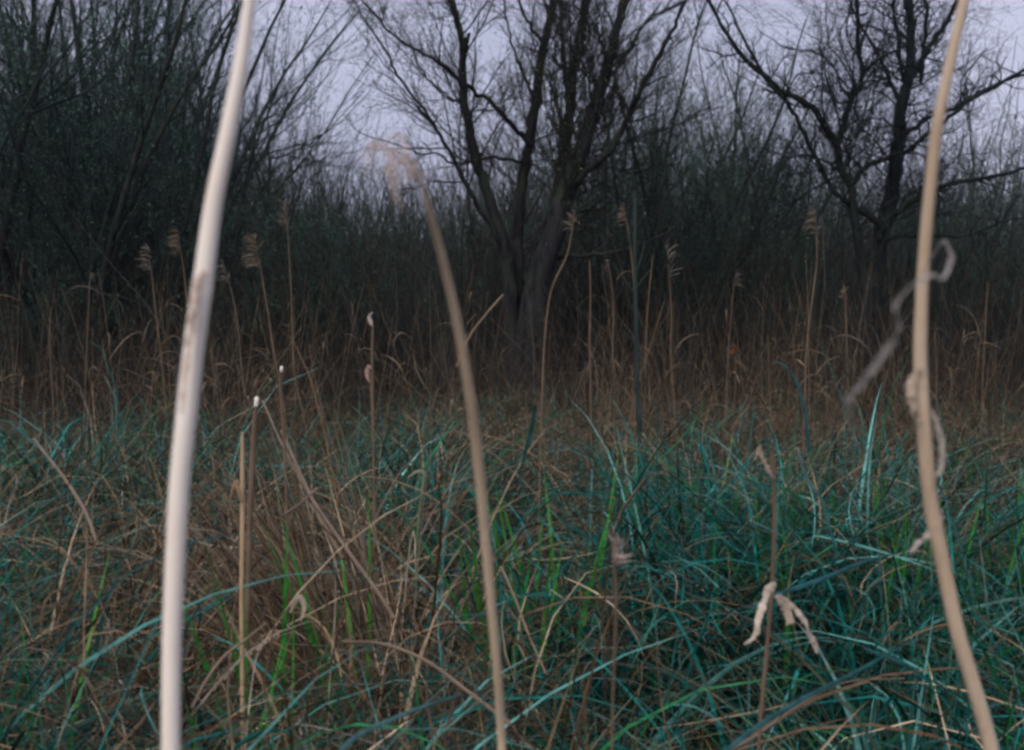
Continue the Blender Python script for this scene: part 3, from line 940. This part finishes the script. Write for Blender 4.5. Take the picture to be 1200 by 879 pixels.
# the slumped tan tussock between the left and middle reeds
for (tx, ty, nb, lean, hh, lab) in [(-0.30, 3.15, 300, 2.9, 1.12, 'large slumped tan-brown dead tussock leaning left beside the slanting stalks'), (-0.48, 3.5, 200, 2.6, 1.05, 'smaller slumped brown dead tussock just left of the large one'), (-1.05, 3.2, 160, 0.6, 0.85, 'rusty brown dead tussock left of the leftmost reed')]:
    z0 = float(gz(tx, ty))
    root = empty('dead_tussock', (tx, ty, z0), lab, 'sedge', 'dead tussocks')
    th = rng.uniform(0, 6.28, nb)
    rr = 0.17 * np.sqrt(rng.random(nb))
    base = np.stack([tx + rr * np.cos(th), ty + rr * np.sin(th), np.full(nb, z0)], -1)
    up = rng.random(nb) < 0.55
    Vv, Ff, Cc, _ = blades(base, np.where(up, lean + rng.normal(0, 0.35, nb), th), np.radians(np.where(up, rng.normal(74, 6, nb), rng.normal(72, 8, nb))), np.radians(np.where(up, rng.uniform(5, 45, nb), rng.uniform(90, 165, nb))),
                           hh * np.where(up, rng.uniform(0.55, 1.0, nb), rng.uniform(0.8, 1.3, nb)), rng.uniform(0.0025, 0.006, nb), 9, DRY[rng.integers(0, len(DRY), nb)] * np.exp(rng.normal(-0.1, 0.4, (nb, 1))), 0.15)
    tag(link('blades', make_mesh('blades', Vv - np.array([tx, ty, z0]), Ff, M_dry, Cc), root), kind='stuff')

# ------------------------------------------------------------------ reeds
def plume_mesh(tip, dirv, length, droop, nstr, c, name='plume', w=0.0016, lean=1):
    """Feathery reed panicle: fine strands leaving the top of the culm, nodding to one side."""
    tip = np.asarray(tip, float)
    dirv = unit(np.asarray(dirv, float))
    t = rng.random(nstr) ** 0.8
    S = tip[None] + dirv[None] * (t * length * 0.75)[:, None]
    side = np.array([lean, 0.25, 0.0])
    q = rng.normal(0, 0.5, (nstr, 3)) + side[None] * droop
    D = unit(dirv[None] * rng.uniform(0.5, 1.1, (nstr, 1)) + q * 0.7)
    L = length * rng.uniform(0.3, 0.6, nstr) * (1 - 0.45 * t)
    n = 6
    P = np.empty((nstr, n + 1, 3))
    P[:, 0] = S
    d = D
    for i in range(n):
        d = unit(d + np.array([lean * 0.09 * droop, 0, -0.12 * (0.5 + droop)])[None] + rng.normal(0, 0.06, (nstr, 3)))
        P[:, i + 1] = P[:, i] + d * (L / n)[:, None]
    s = np.linspace(0, 1, n + 1)
    W = w * (0.5 + 1.6 * np.sin(np.pi * np.clip(s * 0.9 + 0.1, 0, 1)))[None, :] * rng.uniform(0.7, 1.4, (nstr, 1))
    Sd = unit(np.cross(np.gradient(P, axis=1), rng.normal(size=(nstr, 1, 3))))
    Vv, Ff = ribbons(P, W, Sd)
    return Vv, Ff, rep_cols(nstr, (n + 1) * 2, np.array(c)[None] * np.exp(rng.normal(0, 0.25, (nstr, 1))))


def leaf_ribbon(pts, w, c, n=24, twist=0.0, roll=0.0, fold=0.15):
    """One dry leaf along 3-D points; w = list of widths in metres."""
    P = catmull(pts, n)
    W = interp_along(w, n)
    T = unit(np.gradient(P, axis=0))
    view = np.array([0, 1.0, 0])
    S = unit(np.cross(T, view[None]))
    ang = roll + twist * np.linspace(0, 1, n)
    S = rot_about(S, T, ang)
    Vv, Ff = ribbons(P[None], W[None], S[None], fold)
    cc = np.repeat(np.array(c)[None] * np.exp(rng.normal(0, 0.08, (n, 1))), 3, 0)
    return Vv, Ff, cc


def reed(name, pts, d0, d1, widths, mat, label, cat='reed', group=None, plume=None, leaves=(), to_ground=True, nodes=None, top_out=None, sides=8, cap=None, strands=None):
    """A reed: culm through photo points; depth runs d0 (first point, top) to d1 (last point, bottom)."""
    m = len(pts)
    Q = [at(x, y, d0 + (d1 - d0) * j / (m - 1)) for j, (x, y) in enumerate(pts)]
    W = [w / FPX * (d0 + (d1 - d0) * j / (m - 1)) for j, w in enumerate(interp_along(widths, m))]
    if top_out is not None:
        Q.insert(0, Q[0] + unit(Q[0] - Q[1]) * top_out)
        W.insert(0, W[0] * 0.6)
    if to_ground:
        v = Q[-1] - Q[-2]
        e = Q[-1].copy()
        h = e[2] - float(gz(e[0], e[1]))
        if h > 0.02:
            k = 0.5 * v[0] / max(abs(v[2]), 1e-3)
            e = np.array([e[0] + np.clip(k, -0.25, 0.25) * h, e[1] + 0.05 * h, 0])
            e[2] = float(gz(e[0], e[1])) - 0.03
            mid = (Q[-1] + e) / 2 + np.array([np.clip(k, -.25, .25) * h * 0.12, 0, 0])
            Q += [mid, e]
            W += [W[-1] * 1.05, W[-1] * 1.1]
    Q = np.array(Q)
    base = Q[-1].copy()
    sl = np.linalg.norm(np.diff(Q, axis=0), axis=1)
    Q2, W2 = [Q[0]], [W[0]]
    for j, l in enumerate(sl):
        k = max(1, int(round(l / np.median(sl))))
        for t_ in np.arange(1, k + 1) / k:
            Q2.append(Q[j] * (1 - t_) + Q[j + 1] * t_)
            W2.append(W[j] * (1 - t_) + W[j + 1] * t_)
    Q, W = np.array(Q2), W2
    root = empty(name, base, label, cat, group)
    n = max(30, len(Q) * 7)
    P = catmull(Q, n)
    R = interp_along(W, n) / 2
    # swollen joints
    seg = np.cumsum(np.r_[0, np.linalg.norm(np.diff(P, axis=0), axis=1)])
    joints = nodes if isinstance(nodes, list) else np.arange((nodes or 0.2) * 0.45, seg[-1], nodes or 0.2)
    Vv, Ff = tubes(P[None] - base, R[None], sides)
    link('stem', make_mesh('stem', Vv, Ff, mat), root)
    # joint rings
    for s in joints:
        i = int(np.searchsorted(seg, s))
        i = min(max(i, 1), n - 2)
        T = unit(P[i + 1] - P[i - 1])
        r = R[i]
        if r < 0.0012:
            continue
        pp = np.array([P[i] + T * r * q for q in (-1.1, -0.45, 0.0, 0.45, 1.1)])
        rr = r * np.array([1.0, 1.03, 1.06, 1.03, 1.0])
        Vv, Ff = tubes(pp[None] - base, rr[None], sides)
        link('joint', make_mesh('joint', Vv, Ff, mat), root)
    if cap is not None:
        T = unit(P[0] - P[1])
        pp = np.array([P[0] - T * cap[0], P[0] - T * cap[0] * 0.5, P[0], P[0] + T * cap[0] * 0.15])
        rr = np.array([1.15, 1.35, 1.3, 0.3]) * R[0] * cap[1]
        Vv, Ff = tubes(pp[None] - base, rr[None], sides)
        link('broken_tip', make_mesh('broken_tip', Vv, Ff, M_straw_a), root)
    if plume:
        ln, droop, cnt, c, lean, w = plume
        ln, droop, cnt, w = ln * rng.uniform(0.9, 1.6), droop * rng.uniform(0.8, 1.6), int(cnt * rng.uniform(1.0, 2.0)), w * 0.5
        g = Geo()
        T = unit(P[0] - P[3])
        Vv, Ff, Cc = plume_mesh(P[0] - T * 0.01, T, ln, droop, cnt, c, w=w, lean=lean)
        g.add(Vv - base, Ff, Cc)
        ax = np.array([P[0] + T * ln * 0.75 * q + np.array([lean * 0.12 * ln * droop * q * q, 0, -0.05 * ln * q * q]) for q in np.linspace(0, 1, 6)])
        Vv, Ff = tubes(ax[None] - base, np.linspace(R[0], R[0] * 0.3, 6)[None], 4)
        g.add(Vv, Ff, np.tile(np.array(c)[None] * 0.8, (len(Vv), 1)))
        tag(link('plume', g.mesh('plume', M_dry), root), kind='stuff')
    if strands:
        dd, c, traces = strands
        g = Geo()
        for tr in traces:
            for k in range(4):
                q = np.array([at(x + rng.normal(0, 3.4) * min(j, 2), y + rng.normal(0, 3.4) * min(j, 2), dd - 0.012 * j + rng.normal(0, 0.006) * min(j, 2)) for j, (x, y) in enumerate(tr)])
                g.add(*(lambda a, b, e: (a - base, b, e))(*leaf_ribbon(q, [0.0003, 0.0004, 0.0007, 0.0009, 0.0008, 0.0002], c, 20, rng.uniform(-2, 2), rng.uniform(-1, 1))))
        tag(link('plume', g.mesh('plume', M_dry), root), kind='stuff')
    for (lp, dd, ww, c, roll, tw) in leaves:
        q = np.array([at(x, y, dd + (dz if len(z) else 0)) for (x, y, *z) in lp for dz in [z[0] if z else 0]])
        Vv, Ff, Cc = leaf_ribbon(q, [w / FPX * dd for w in ww], c, 36, tw, roll, 0.32)
        Vv = Vv + rng.normal(0, 0.0006, Vv.shape)
        link('leaf', make_mesh('leaf', Vv - base, Ff, M_dry, Cc), root)
    return root


MIDPLUME = (0.7, (0.56, 0.45, 0.38), [
    [(497, 230), (489, 206), (477, 190), (467, 198), (463, 218), (468, 240)],
    [(497, 230), (486, 200), (470, 184), (462, 194), (465, 226)],
    [(497, 230), (484, 196), (462, 176), (444, 176), (437, 190), (435, 212)],
    [(497, 230), (480, 190), (456, 172), (440, 172), (432, 182)],
    [(497, 228), (488, 200), (474, 180), (462, 170), (452, 172)],
    [(496, 228), (492, 210), (486, 196), (480, 200), (478, 216)]])

# --- the three big foreground reeds
reed('reed', [(292, 4), (283, 70), (268, 150), (250, 240), (238, 330), (228, 400), (218, 490), (210, 570), (205, 660), (201, 760), (200, 872)], 0.74, 0.80,
     [14, 17, 19, 21, 23.5, 24, 24, 23.5, 23, 22, 21.5], M_straw_a, 'thick bleached white reed stem, largest and leftmost in the foreground', top_out=0.5, nodes=[0.662], sides=16,
     leaves=[([(240, 318), (229, 332), (224, 372), (217, 430), (213, 485)], 0.755, [3, 8, 9, 7, 2], (0.55, 0.44, 0.36), 0.2, 0.3)])
reed('reed', [(497, 226), (515, 290), (532, 360), (547, 440), (558, 520), (567, 610), (575, 700), (583, 790), (588, 872)], 0.74, 1.0,
     [6, 8, 9.5, 10.5, 11, 11, 10.5, 10, 10], M_straw_e, 'tan curved reed stem with feathery top, in front of the willow', nodes=[0.12, 0.27, 0.42], sides=14, strands=MIDPLUME)
GREYLEAF = (0.27, 0.25, 0.22)
reed('reed', [(1129, 4), (1112, 80), (1098, 150), (1090, 220), (1083, 300), (1079, 380), (1079, 440), (1084, 520), (1091, 590), (1105, 660), (1122, 740), (1140, 800), (1160, 872)], 0.88, 0.98,
     [11, 12, 13, 13.5, 14, 15, 16, 16.5, 17, 17, 17, 17, 17], M_straw_c, 'buff bending reed stem with curled dry leaf, rightmost in the foreground', top_out=0.45, nodes=[0.2, 0.705, 0.81], sides=14,
     leaves=[([(1081, 318), (1096, 296, -.08), (1109, 282, -.14), (1114, 300, -.2), (1104, 325, -.25), (1086, 322, -.28), (1062, 338, -.3), (1047, 358, -.31), (1054, 388, -.32), (1040, 406, -.32), (1020, 432, -.32), (1000, 458, -.32), (994, 476, -.32), (1004, 505, -.31)], 0.92, [2, 4, 6, 4, 3, 5, 6, 8, 4, 7, 7, 6, 4, 1], GREYLEAF, 0.4, 3.0),
             ([(1082, 430), (1071, 440), (1068, 462), (1073, 486), (1082, 500)], 0.92, [4, 10, 11, 7, 3], (0.5, 0.4, 0.3), 0.1, 0.3),
             ([(1082, 470), (1096, 495), (1103, 528), (1101, 550), (1092, 562)], 0.93, [3, 7, 8, 6, 1], (0.42, 0.36, 0.3), 0.5, 0.6),
             ([(1093, 600), (1102, 606), (1090, 622), (1072, 640), (1066, 652)], 0.95, [3, 6, 7, 6, 1], (0.38, 0.33, 0.28), 0.4, 0.8)])

# --- standing reeds further in
PC = (0.2, 0.155, 0.11)
PCg = (0.17, 0.145, 0.12)
mids = [
    ([(178, 322), (183, 370), (190, 430), (196, 500)], 6.2, [2, 3, 3.5, 4], (0.12, .9, 34, PCg, -1, .003), 'short-plumed reed furthest left, in front of the thicket'),
    ([(213, 300), (218, 340), (222, 400), (224, 480)], 6.4, [2, 3, 3.5, 4], (0.14, .8, 40, PC, -1, .003), 'reed with upright feathery plume left of the leftmost reed stem'),
    ([(268, 330), (277, 370), (283, 430), (290, 500)], 6.0, [2, 2.5, 3, 3.5], (0.1, .8, 26, PCg, -1, .003), 'thin plumed reed just right of the leftmost reed stem'),
    ([(305, 313), (313, 360), (322, 420), (332, 470), (338, 540)], 5.6, [2, 3, 4, 4, 4], (0.12, .9, 40, PC, -1, .003), 'reed with drooping straw plume right of the leftmost reed stem'),
    ([(338, 285), (341, 340), (343, 400), (345, 440), (358, 500)], 6.4, [2, 2.5, 3, 3, 3], (0.16, .2, 24, PC, -1, .0022), 'tall thin reed with narrow closed plume right of the drooping one'),
    ([(671, 268), (664, 300), (648, 335), (641, 370), (637, 420), (635, 480), (633, 540)], 4.4, [3, 3.5, 4, 4.5, 5, 5, 5], (0.06, .7, 26, PC, -1, .003), 'tall tan reed curving past the willow trunk, small tuft on top'),
    ([(735, 262), (741, 310), (744, 360), (746, 420), (744, 480)], 5.6, [2, 2.5, 3, 3, 3], (0.09, .8, 30, PC, -1, .003), 'thin reed with tan tuft beside the teal sapling'),
    ([(691, 305), (692, 350), (691, 400), (692, 460)], 6.0, [2.5, 3.5, 4, 4], None, 'broken straight reed without plume, right of the curving tan reed'),
    ([(715, 318), (719, 360), (718, 410), (720, 470)], 6.6, [2, 2.5, 3, 3], (0.06, .8, 16, PCg, -1, .003), 'small tufted reed left of the teal sapling'),
    ([(784, 325), (787, 370), (786, 420), (790, 480)], 6.4, [2, 3, 3, 3.5], (0.13, .5, 26, PCg, 1, .003), 'reed with soft upright plume right of the teal sapling'),
    ([(765, 300), (760, 350), (757, 400), (756, 470)], 6.8, [2, 2.5, 3, 3], None, 'leaning bare reed close right of the teal sapling'),
    ([(957, 272), (957, 310), (952, 350), (946, 400), (943, 470)], 5.8, [2.5, 3, 3.5, 4, 4], (0.1, .9, 34, PC, -1, .003), 'tall reed with ragged two-tuft plume left of the gnarled tree'),
    ([(860, 335), (856, 380), (852, 440)], 7.4, [2, 2.5, 3], (0.1, .6, 22, PCg, 1, .003), 'faint plumed reed in the right gap before the twisted trees'),
    ([(991, 352), (992, 390), (993, 430), (995, 480)], 6.6, [3, 3, 3, 3], (0.07, .4, 22, PC, -1, .003), 'reed with small dark head before the gnarled tree trunk'),
    ([(862, 415), (862, 450), (860, 500)], 6.0, [2.5, 3, 3], (0.06, .3, 26, (0.28, 0.12, 0.05), -1, .003), 'short reed with rusty orange head right of centre'),
    ([(900, 395), (901, 430), (903, 480)], 6.4, [2, 2.5, 3], None, 'short bare reed stub right of the rusty-headed reed'),
    ([(1157, 330), (1155, 380), (1152, 440)], 7.5, [2, 2.5, 3], None, 'thin upright reed at the far right edge'),
    ([(1096, 390), (1097, 430), (1098, 480)], 7.6, [2, 2.5, 3], None, 'thin upright reed right of the rightmost reed stem'),
    ([(60, 360), (58, 400), (62, 470)], 7.2, [2, 3, 3], None, 'thin dark reed at the left edge of the clearing'),
    ([(105, 330), (103, 380), (100, 450)], 7.0, [2, 2.5, 3], (0.05, .5, 14, PCg, 1, .003), 'thin small-headed reed second from the left edge'),
]
for pts, d, w, pl, lab in mids:
    reed('reed', pts, d, d + 0.15, [v * 0.6 for v in w], M_straw_d, lab, group='reeds standing in the clearing', plume=pl, sides=6, nodes=0.25)

# --- stubs and bent stalks nearer by
reed('broken_reed', [(301, 466), (298, 500), (296, 540), (293, 600)], 2.7, 2.75, [4, 6, 7, 7], M_straw_d, 'broken reed with bright white tip right of the leftmost reed stem', group='broken reeds', cap=(0.018, 1.0), sides=8)
reed('broken_reed', [(330, 430), (329, 460), (333, 520)], 3.4, 3.45, [3, 4, 4], M_straw_d, 'small broken reed with pale tip above the white-tipped one', group='broken reeds', cap=(0.014, 0.9), sides=7)
reed('broken_reed', [(284, 506), (284, 560), (284, 620), (283, 700)], 2.2, 2.22, [3, 5.5, 5.5, 5], M_straw_b, 'upright straw-coloured reed stump between left reed and green iris leaves', group='broken reeds', sides=9,
     leaves=[([(284, 590), (275, 565), (268, 588)], 2.18, [4, 5, 1], (0.3, 0.2, 0.12), 0.2, 0.3)])
reed('broken_reed', [(437, 378), (436, 420), (437, 480)], 4.2, 4.25, [2, 3, 3], M_straw_d, 'thin reed with white flake at its top, left of the middle reed', group='broken reeds', sides=6,
     leaves=[([(437, 382), (435, 378), (433, 371), (437, 366)], 4.2, [2, 5, 4, 1], (0.5, 0.43, 0.37), 0.1, 0.4)])
reed('broken_reed', [(433, 436), (435, 460), (437, 500)], 4.4, 4.45, [2, 3, 3], M_straw_d, 'short reed with curled pale leaf below the white-flaked reed', group='broken reeds', sides=6,
     leaves=[([(436, 432), (431, 430), (429, 440), (433, 448)], 4.4, [3, 5, 5, 1], (0.4, 0.27, 0.22), 0.1, 0.4)])
reed('reed', [(905, 528), (907, 570), (908, 610), (906, 660), (904, 700), (898, 770), (892, 835)], 1.5, 1.55, [4, 4.5, 5, 5, 5, 5, 5], M_straw_d, 'slender brown reed rising through the folded pale leaf, right foreground', sides=8, nodes=0.11,
     leaves=[([(905, 695), (909, 684), (900, 690), (895, 705), (888, 725), (884, 745), (872, 755)], 1.49, [2, 5, 7, 8, 8, 6, 1], (0.58, 0.49, 0.39), 0.2, 0.5),
             ([(908, 700), (916, 700), (930, 712), (942, 728), (950, 742)], 1.49, [3, 5, 6, 6, 1], (0.56, 0.47, 0.38), -0.2, 0.4),
             ([(912, 702), (922, 716), (926, 732), (920, 708)], 1.49, [5, 11, 8, 1], (0.5, 0.4, 0.31), 0.1, 0.2),
             ([(945, 738), (953, 752), (958, 766)], 1.49, [2, 8, 2], (0.45, 0.38, 0.31), 0.2, 0.2),
             ([(907, 560), (896, 540), (890, 525), (884, 540)], 1.49, [3, 5, 5, 1], (0.34, 0.26, 0.2), 0.2, 0.4)])
reed('reed', [(719, 655), (722, 700), (720, 770), (718, 830)], 1.15, 1.18, [3, 5, 3, 3], M_straw_d, 'blurred short stem with pinkish grey head in the lower middle', plume=(0.03, 0.5, 30, (0.4, 0.3, 0.26), 1, .0016), sides=8)


def on_sedge(px, py, h):
    """Point on the sedge tops (height h) under a photo pixel."""
    return at(px, py, (CAMZ - h) * FPX / (py - HOR))


def stalk(pts, h0, h1, w, mat, label, name='fallen_stalk', group='bent dry stalks', leaves=()):
    m = len(pts)
    Q = np.array([on_sedge(x, y, h0 + (h1 - h0) * j / (m - 1)) if y > 450 else at(x, y, h0) for j, (x, y) in enumerate(pts)])
    d0, d1 = Q[0][1], Q[-1][1]
    base = Q[-1].copy()
    n = m * 8
    P = catmull(Q, n)
    R = np.linspace(w[0], w[1], n) / FPX * (d0 + d1) / 4
    root = empty(name, base, label, 'stalk', group)
    Vv, Ff = tubes(P[None] - base, R[None], 6)
    link('stem', make_mesh('stem', Vv, Ff, mat), root)
    for i in range(n // 4, n - 2, n // 3):
        T = unit(P[i + 1] - P[i - 1])
        pp = np.array([P[i] + T * R[i] * q for q in (-1.2, 0, 1.2)])
        Vv, Ff = tubes(pp[None] - base, (R[i] * np.array([1.0, 1.3, 1.0]))[None], 6)
        link('joint', make_mesh('joint', Vv, Ff, mat), root)
    for (lp, dd, ww, c, roll, tw) in leaves:
        q = np.array([at(x, y, dd) for (x, y) in lp])
        Vv, Ff, Cc = leaf_ribbon(q, [v / FPX * dd for v in ww], c, 20, tw, roll)
        link('leaf', make_mesh('leaf', Vv - base, Ff, M_dry, Cc), root)
    return root


stalk([(308, 470), (330, 520), (360, 575), (400, 635), (440, 690), (462, 725)], 0.9, 0.66, (3, 4), M_straw_d, 'long brown stalk slanting down right from the white-tipped reed')
stalk([(330, 505), (352, 555), (378, 610), (402, 655)], 0.9, 0.7, (4, 4), M_straw_d, 'shorter brown stalk slanting beside the long slanting one')
stalk([(330, 605), (352, 590), (372, 572)], 0.84, 0.86, (3, 3), M_straw_d, 'short stalk crossing the two slanting brown stalks')
stalk([(312, 730), (290, 748), (262, 770), (240, 800), (225, 830)], 0.78, 0.68, (3, 4), M_straw_d, 'pale bent stalk lying low, right of the leftmost reed base',
      leaves=[([(340, 718), (350, 700), (356, 712), (352, 728)], 1.95, [2, 8, 6, 1], (0.4, 0.32, 0.25), 0.2, 0.3)])
stalk([(588, 665), (605, 705), (620, 745), (640, 790)], 0.8, 0.66, (3, 3), M_straw_d, 'thin tan stalk slanting just right of the middle reed')
stalk([(400, 752), (450, 755), (500, 775), (545, 808), (600, 850)], 0.82, 0.78, (4, 5), M_straw_d, 'long arched brown stalk crossing behind the foot of the middle reed')
stalk([(758, 560), (742, 580), (728, 600), (718, 625)], 0.82, 0.66, (4, 3), M_straw_d, 'kinked tan stalk in the middle of the sedge mound')
stalk([(590, 345), (570, 368), (550, 395), (535, 430)], 6.0, 5.8, (3, 3), M_straw_d, 'thin stalk leaning left against the willow foot')
stalk([(40, 515), (75, 560), (100, 600), (115, 640)], 0.86, 0.7, (4, 4), M_straw_d, 'brown stalk slanting in the sedge at the far left')
stalk([(110, 690), (140, 695), (160, 702), (178, 713)], 0.78, 0.7, (3, 3), M_straw_d, 'short pale stalk lying left of the leftmost reed')
stalk([(800, 900), (870, 872), (935, 828), (990, 800), (1060, 795)], 0.76, 0.7, (4, 2), M_straw_d, 'pale dry blade lying low across the bottom right')


# bent pale-topped leaf and other single leaves
def single_leaf(pts, h, w, c, label, roll=0.2, tw=0.3, name='sedge_leaf'):
    q = np.array([on_sedge(x, y, h) if h < 1.2 else at(x, y, h) for (x, y) in pts])
    d = float(q[:, 1].mean())
    base = q[-1].copy()
    Vv, Ff, Cc = leaf_ribbon(q, [v * 0.7 / FPX * d for v in w], (0.8, 0.8, 0.8), 30, tw + 0.9, roll - 0.4, 0.25)
    f = np.linspace(0, 1, 30)[:, None] ** 0.5
    cc = np.asarray(c[0])[None] * (1 - f) + np.asarray(c[1])[None] * f
    me = make_mesh(name, Vv - base, Ff, M_sedge, np.repeat(cc, 3, 0) * Cc)
    o = link(name, me)
    o.location = tuple(base)
    return tag(o, label, 'leaf', 'single long leaves')


single_leaf([(478, 560), (488, 553), (497, 555), (494, 575), (490, 610), (487, 650), (486, 690)], 2.5, [1, 5, 6, 4, 4, 4, 4], ((0.5, 0.42, 0.34), (0.05, 0.16, 0.05)), 'bent sedge leaf with pale folded tip left of the middle reed')
single_leaf([(935, 525), (945, 560), (962, 585), (972, 620), (980, 650)], 2.7, [3, 6, 6, 6, 6], ((0.2, 0.24, 0.22), (0.03, 0.13, 0.13)), 'pale arching sedge leaf in the green patch left of the right reed')
single_leaf([(1062, 645), (1010, 660), (960, 680), (915, 695), (880, 712)], 0.82, [2, 7, 8, 7, 4], ((0.05, 0.17, 0.17), (0.03, 0.12, 0.13)), 'broad teal leaf running right from the folded pale leaf')
single_leaf([(1070, 750), (1010, 785), (940, 820), (890, 850), (850, 880)], 0.82, [4, 9, 8, 8, 7], ((0.04, 0.15, 0.14), (0.04, 0.14, 0.14)), 'broad teal leaf slanting up toward the right reed foot')
single_leaf([(1012, 760), (1050, 775), (1090, 798), (1140, 825)], 0.82, [3, 7, 8, 7], ((0.05, 0.16, 0.16), (0.04, 0.14, 0.14)), 'teal leaf slanting down behind the right reed foot')
single_leaf([(904, 423), (918, 428), (932, 445), (942, 480), (948, 530)], 4.2, [1, 3, 5, 7, 8], ((0.09, 0.14, 0.14), (0.03, 0.1, 0.1)), 'grey-green arched leaf standing in the right brown grass')
single_leaf([(628, 475), (622, 505), (615, 530), (610, 548)], 3.6, [5, 8, 8, 6], ((0.015, 0.05, 0.045), (0.02, 0.06, 0.05)), 'dark upright blade right of the middle reed')
single_leaf([(540, 815), (480, 835), (420, 862), (395, 885)], 0.8, [5, 8, 8, 8], ((0.1, 0.2, 0.2), (0.08, 0.18, 0.18)), 'pale teal leaf arching left from the middle reed foot')


# ------------------------------------------------------------------ fresh green iris clumps
def iris(px, py_top, d, n, hpx, spread, label):
    d = 0.61 * FPX / (py_top + hpx - HOR)
    p = at(px, py_top + hpx, d)
    x0, y0 = float(p[0]), float(p[1])
    z0 = float(gz(x0, y0))
    root = empty('iris_clump', (x0, y0, z0), label, 'iris', 'fresh green iris clumps')
    H = at(px, py_top, d)[2] - z0
    for i in range(int(n * 1.6)):
        th = rng.uniform(0, 6.28)
        b = np.array([[0.03 * math.cos(th) + rng.normal(0, spread), 0.03 * math.sin(th) + rng.normal(0, spread * 0.5), -0.02]]) + np.array([[x0, y0, z0]])
        c = np.array([[0.032, 0.22, 0.035]]) * math.exp(rng.normal(0, 0.25)) * np.array([[rng.uniform(0.7, 2.0), 1, 1]])
        Vv, Ff, Cc, _ = blades(b, np.array([th]), np.radians([rng.uniform(74, 88)]), np.radians([rng.uniform(2, 22)]), np.array([H * rng.uniform(0.7, 1.05)]), np.array([rng.uniform(0.011, 0.018)]), 8, c, 0.08, side_j=0.9)
        link('leaf', make_mesh('leaf', Vv - np.array([x0, y0, z0]), Ff, M_sedge, Cc), root)


iris(312, 592, 2.75, 7, 80, 0.02, 'bright green iris leaves between leftmost reed and slanting stalks')
iris(32, 640, 2.3, 5, 90, 0.02, 'bright green iris leaves at the lower left edge')
iris(437, 575, 3.2, 4, 70, 0.02, 'thin green iris leaves left of the bent pale-tipped leaf')
iris(588, 545, 3.4, 5, 70, 0.02, 'green iris leaves right beside the middle reed')
iris(630, 550, 3.3, 7, 80, 0.05, 'wide green iris clump right of the middle reed')
iris(655, 530, 3.6, 4, 80, 0.03, 'tall green iris leaves behind the wide iris clump')
iris(830, 505, 4.4, 6, 50, 0.06, 'low green iris clump behind the sedge mound')
iris(925, 545, 3.4, 6, 50, 0.04, 'green iris clump right of the sedge mound')
iris(970, 520, 3.9, 8, 60, 0.06, 'dense green iris clump left of the right reed')
iris(1045, 540, 3.5, 9, 60, 0.06, 'broad green iris clump touching the right reed')
iris(1130, 545, 3.6, 10, 60, 0.08, 'green iris clump at the right edge')
iris(1165, 520, 4.2, 8, 60, 0.06, 'green iris clump furthest right')
iris(880, 520, 4.0, 7, 50, 0.06, 'sparse green iris clump beside the slender brown reed')
iris(1010, 505, 4.2, 8, 55, 0.06, 'tall green iris clump third from the right edge')
iris(262, 655, 2.3, 4, 60, 0.03, 'low green shoots close right of the leftmost reed')
iris(205, 700, 2.2, 3, 60, 0.03, 'low green shoots behind the leftmost reed')

# ------------------------------------------------------------------ teal sapling
sp = [(744, 230), (744, 300), (745, 345), (746, 400), (747, 460), (750, 520), (750, 580)]
Q = np.array([at(x, y, 5.0) for x, y in sp])
base = Q[-1].copy()
base[2] = float(gz(base[0], base[1]))
Q = np.vstack([Q, base - np.array([0, 0, 0.05])])
root = empty('sapling', base, 'straight teal-grey sapling with thin forks, right of the willow', 'sapling')
P = catmull(Q, 50)
Vv, Ff = tubes(P[None] - base, np.linspace(0.006, 0.011, 50)[None], 8)
link('stem', make_mesh('stem', Vv, Ff, M_sap), root)
for pts in ([(745, 345), (735, 332), (724, 318), (718, 308)], [(745, 338), (755, 325), (765, 312)], [(746, 405), (738, 395), (729, 388)], [(744, 300), (738, 285), (735, 270)], [(745, 320), (752, 300), (756, 282)]):
    q = catmull(np.array([at(x, y, 5.0) for x, y in pts]), 12)
    Vv, Ff = tubes(q[None] - base, np.linspace(0.004, 0.002, 12)[None], 5)
    link('branch', make_mesh('branch', Vv, Ff, M_sap), root)

print('tris', sum(sum(len(p.vertices) - 2 for p in me.polygons) if len(me.polygons) < 1000 else len(me.polygons) * 2 for me in bpy.data.meshes))
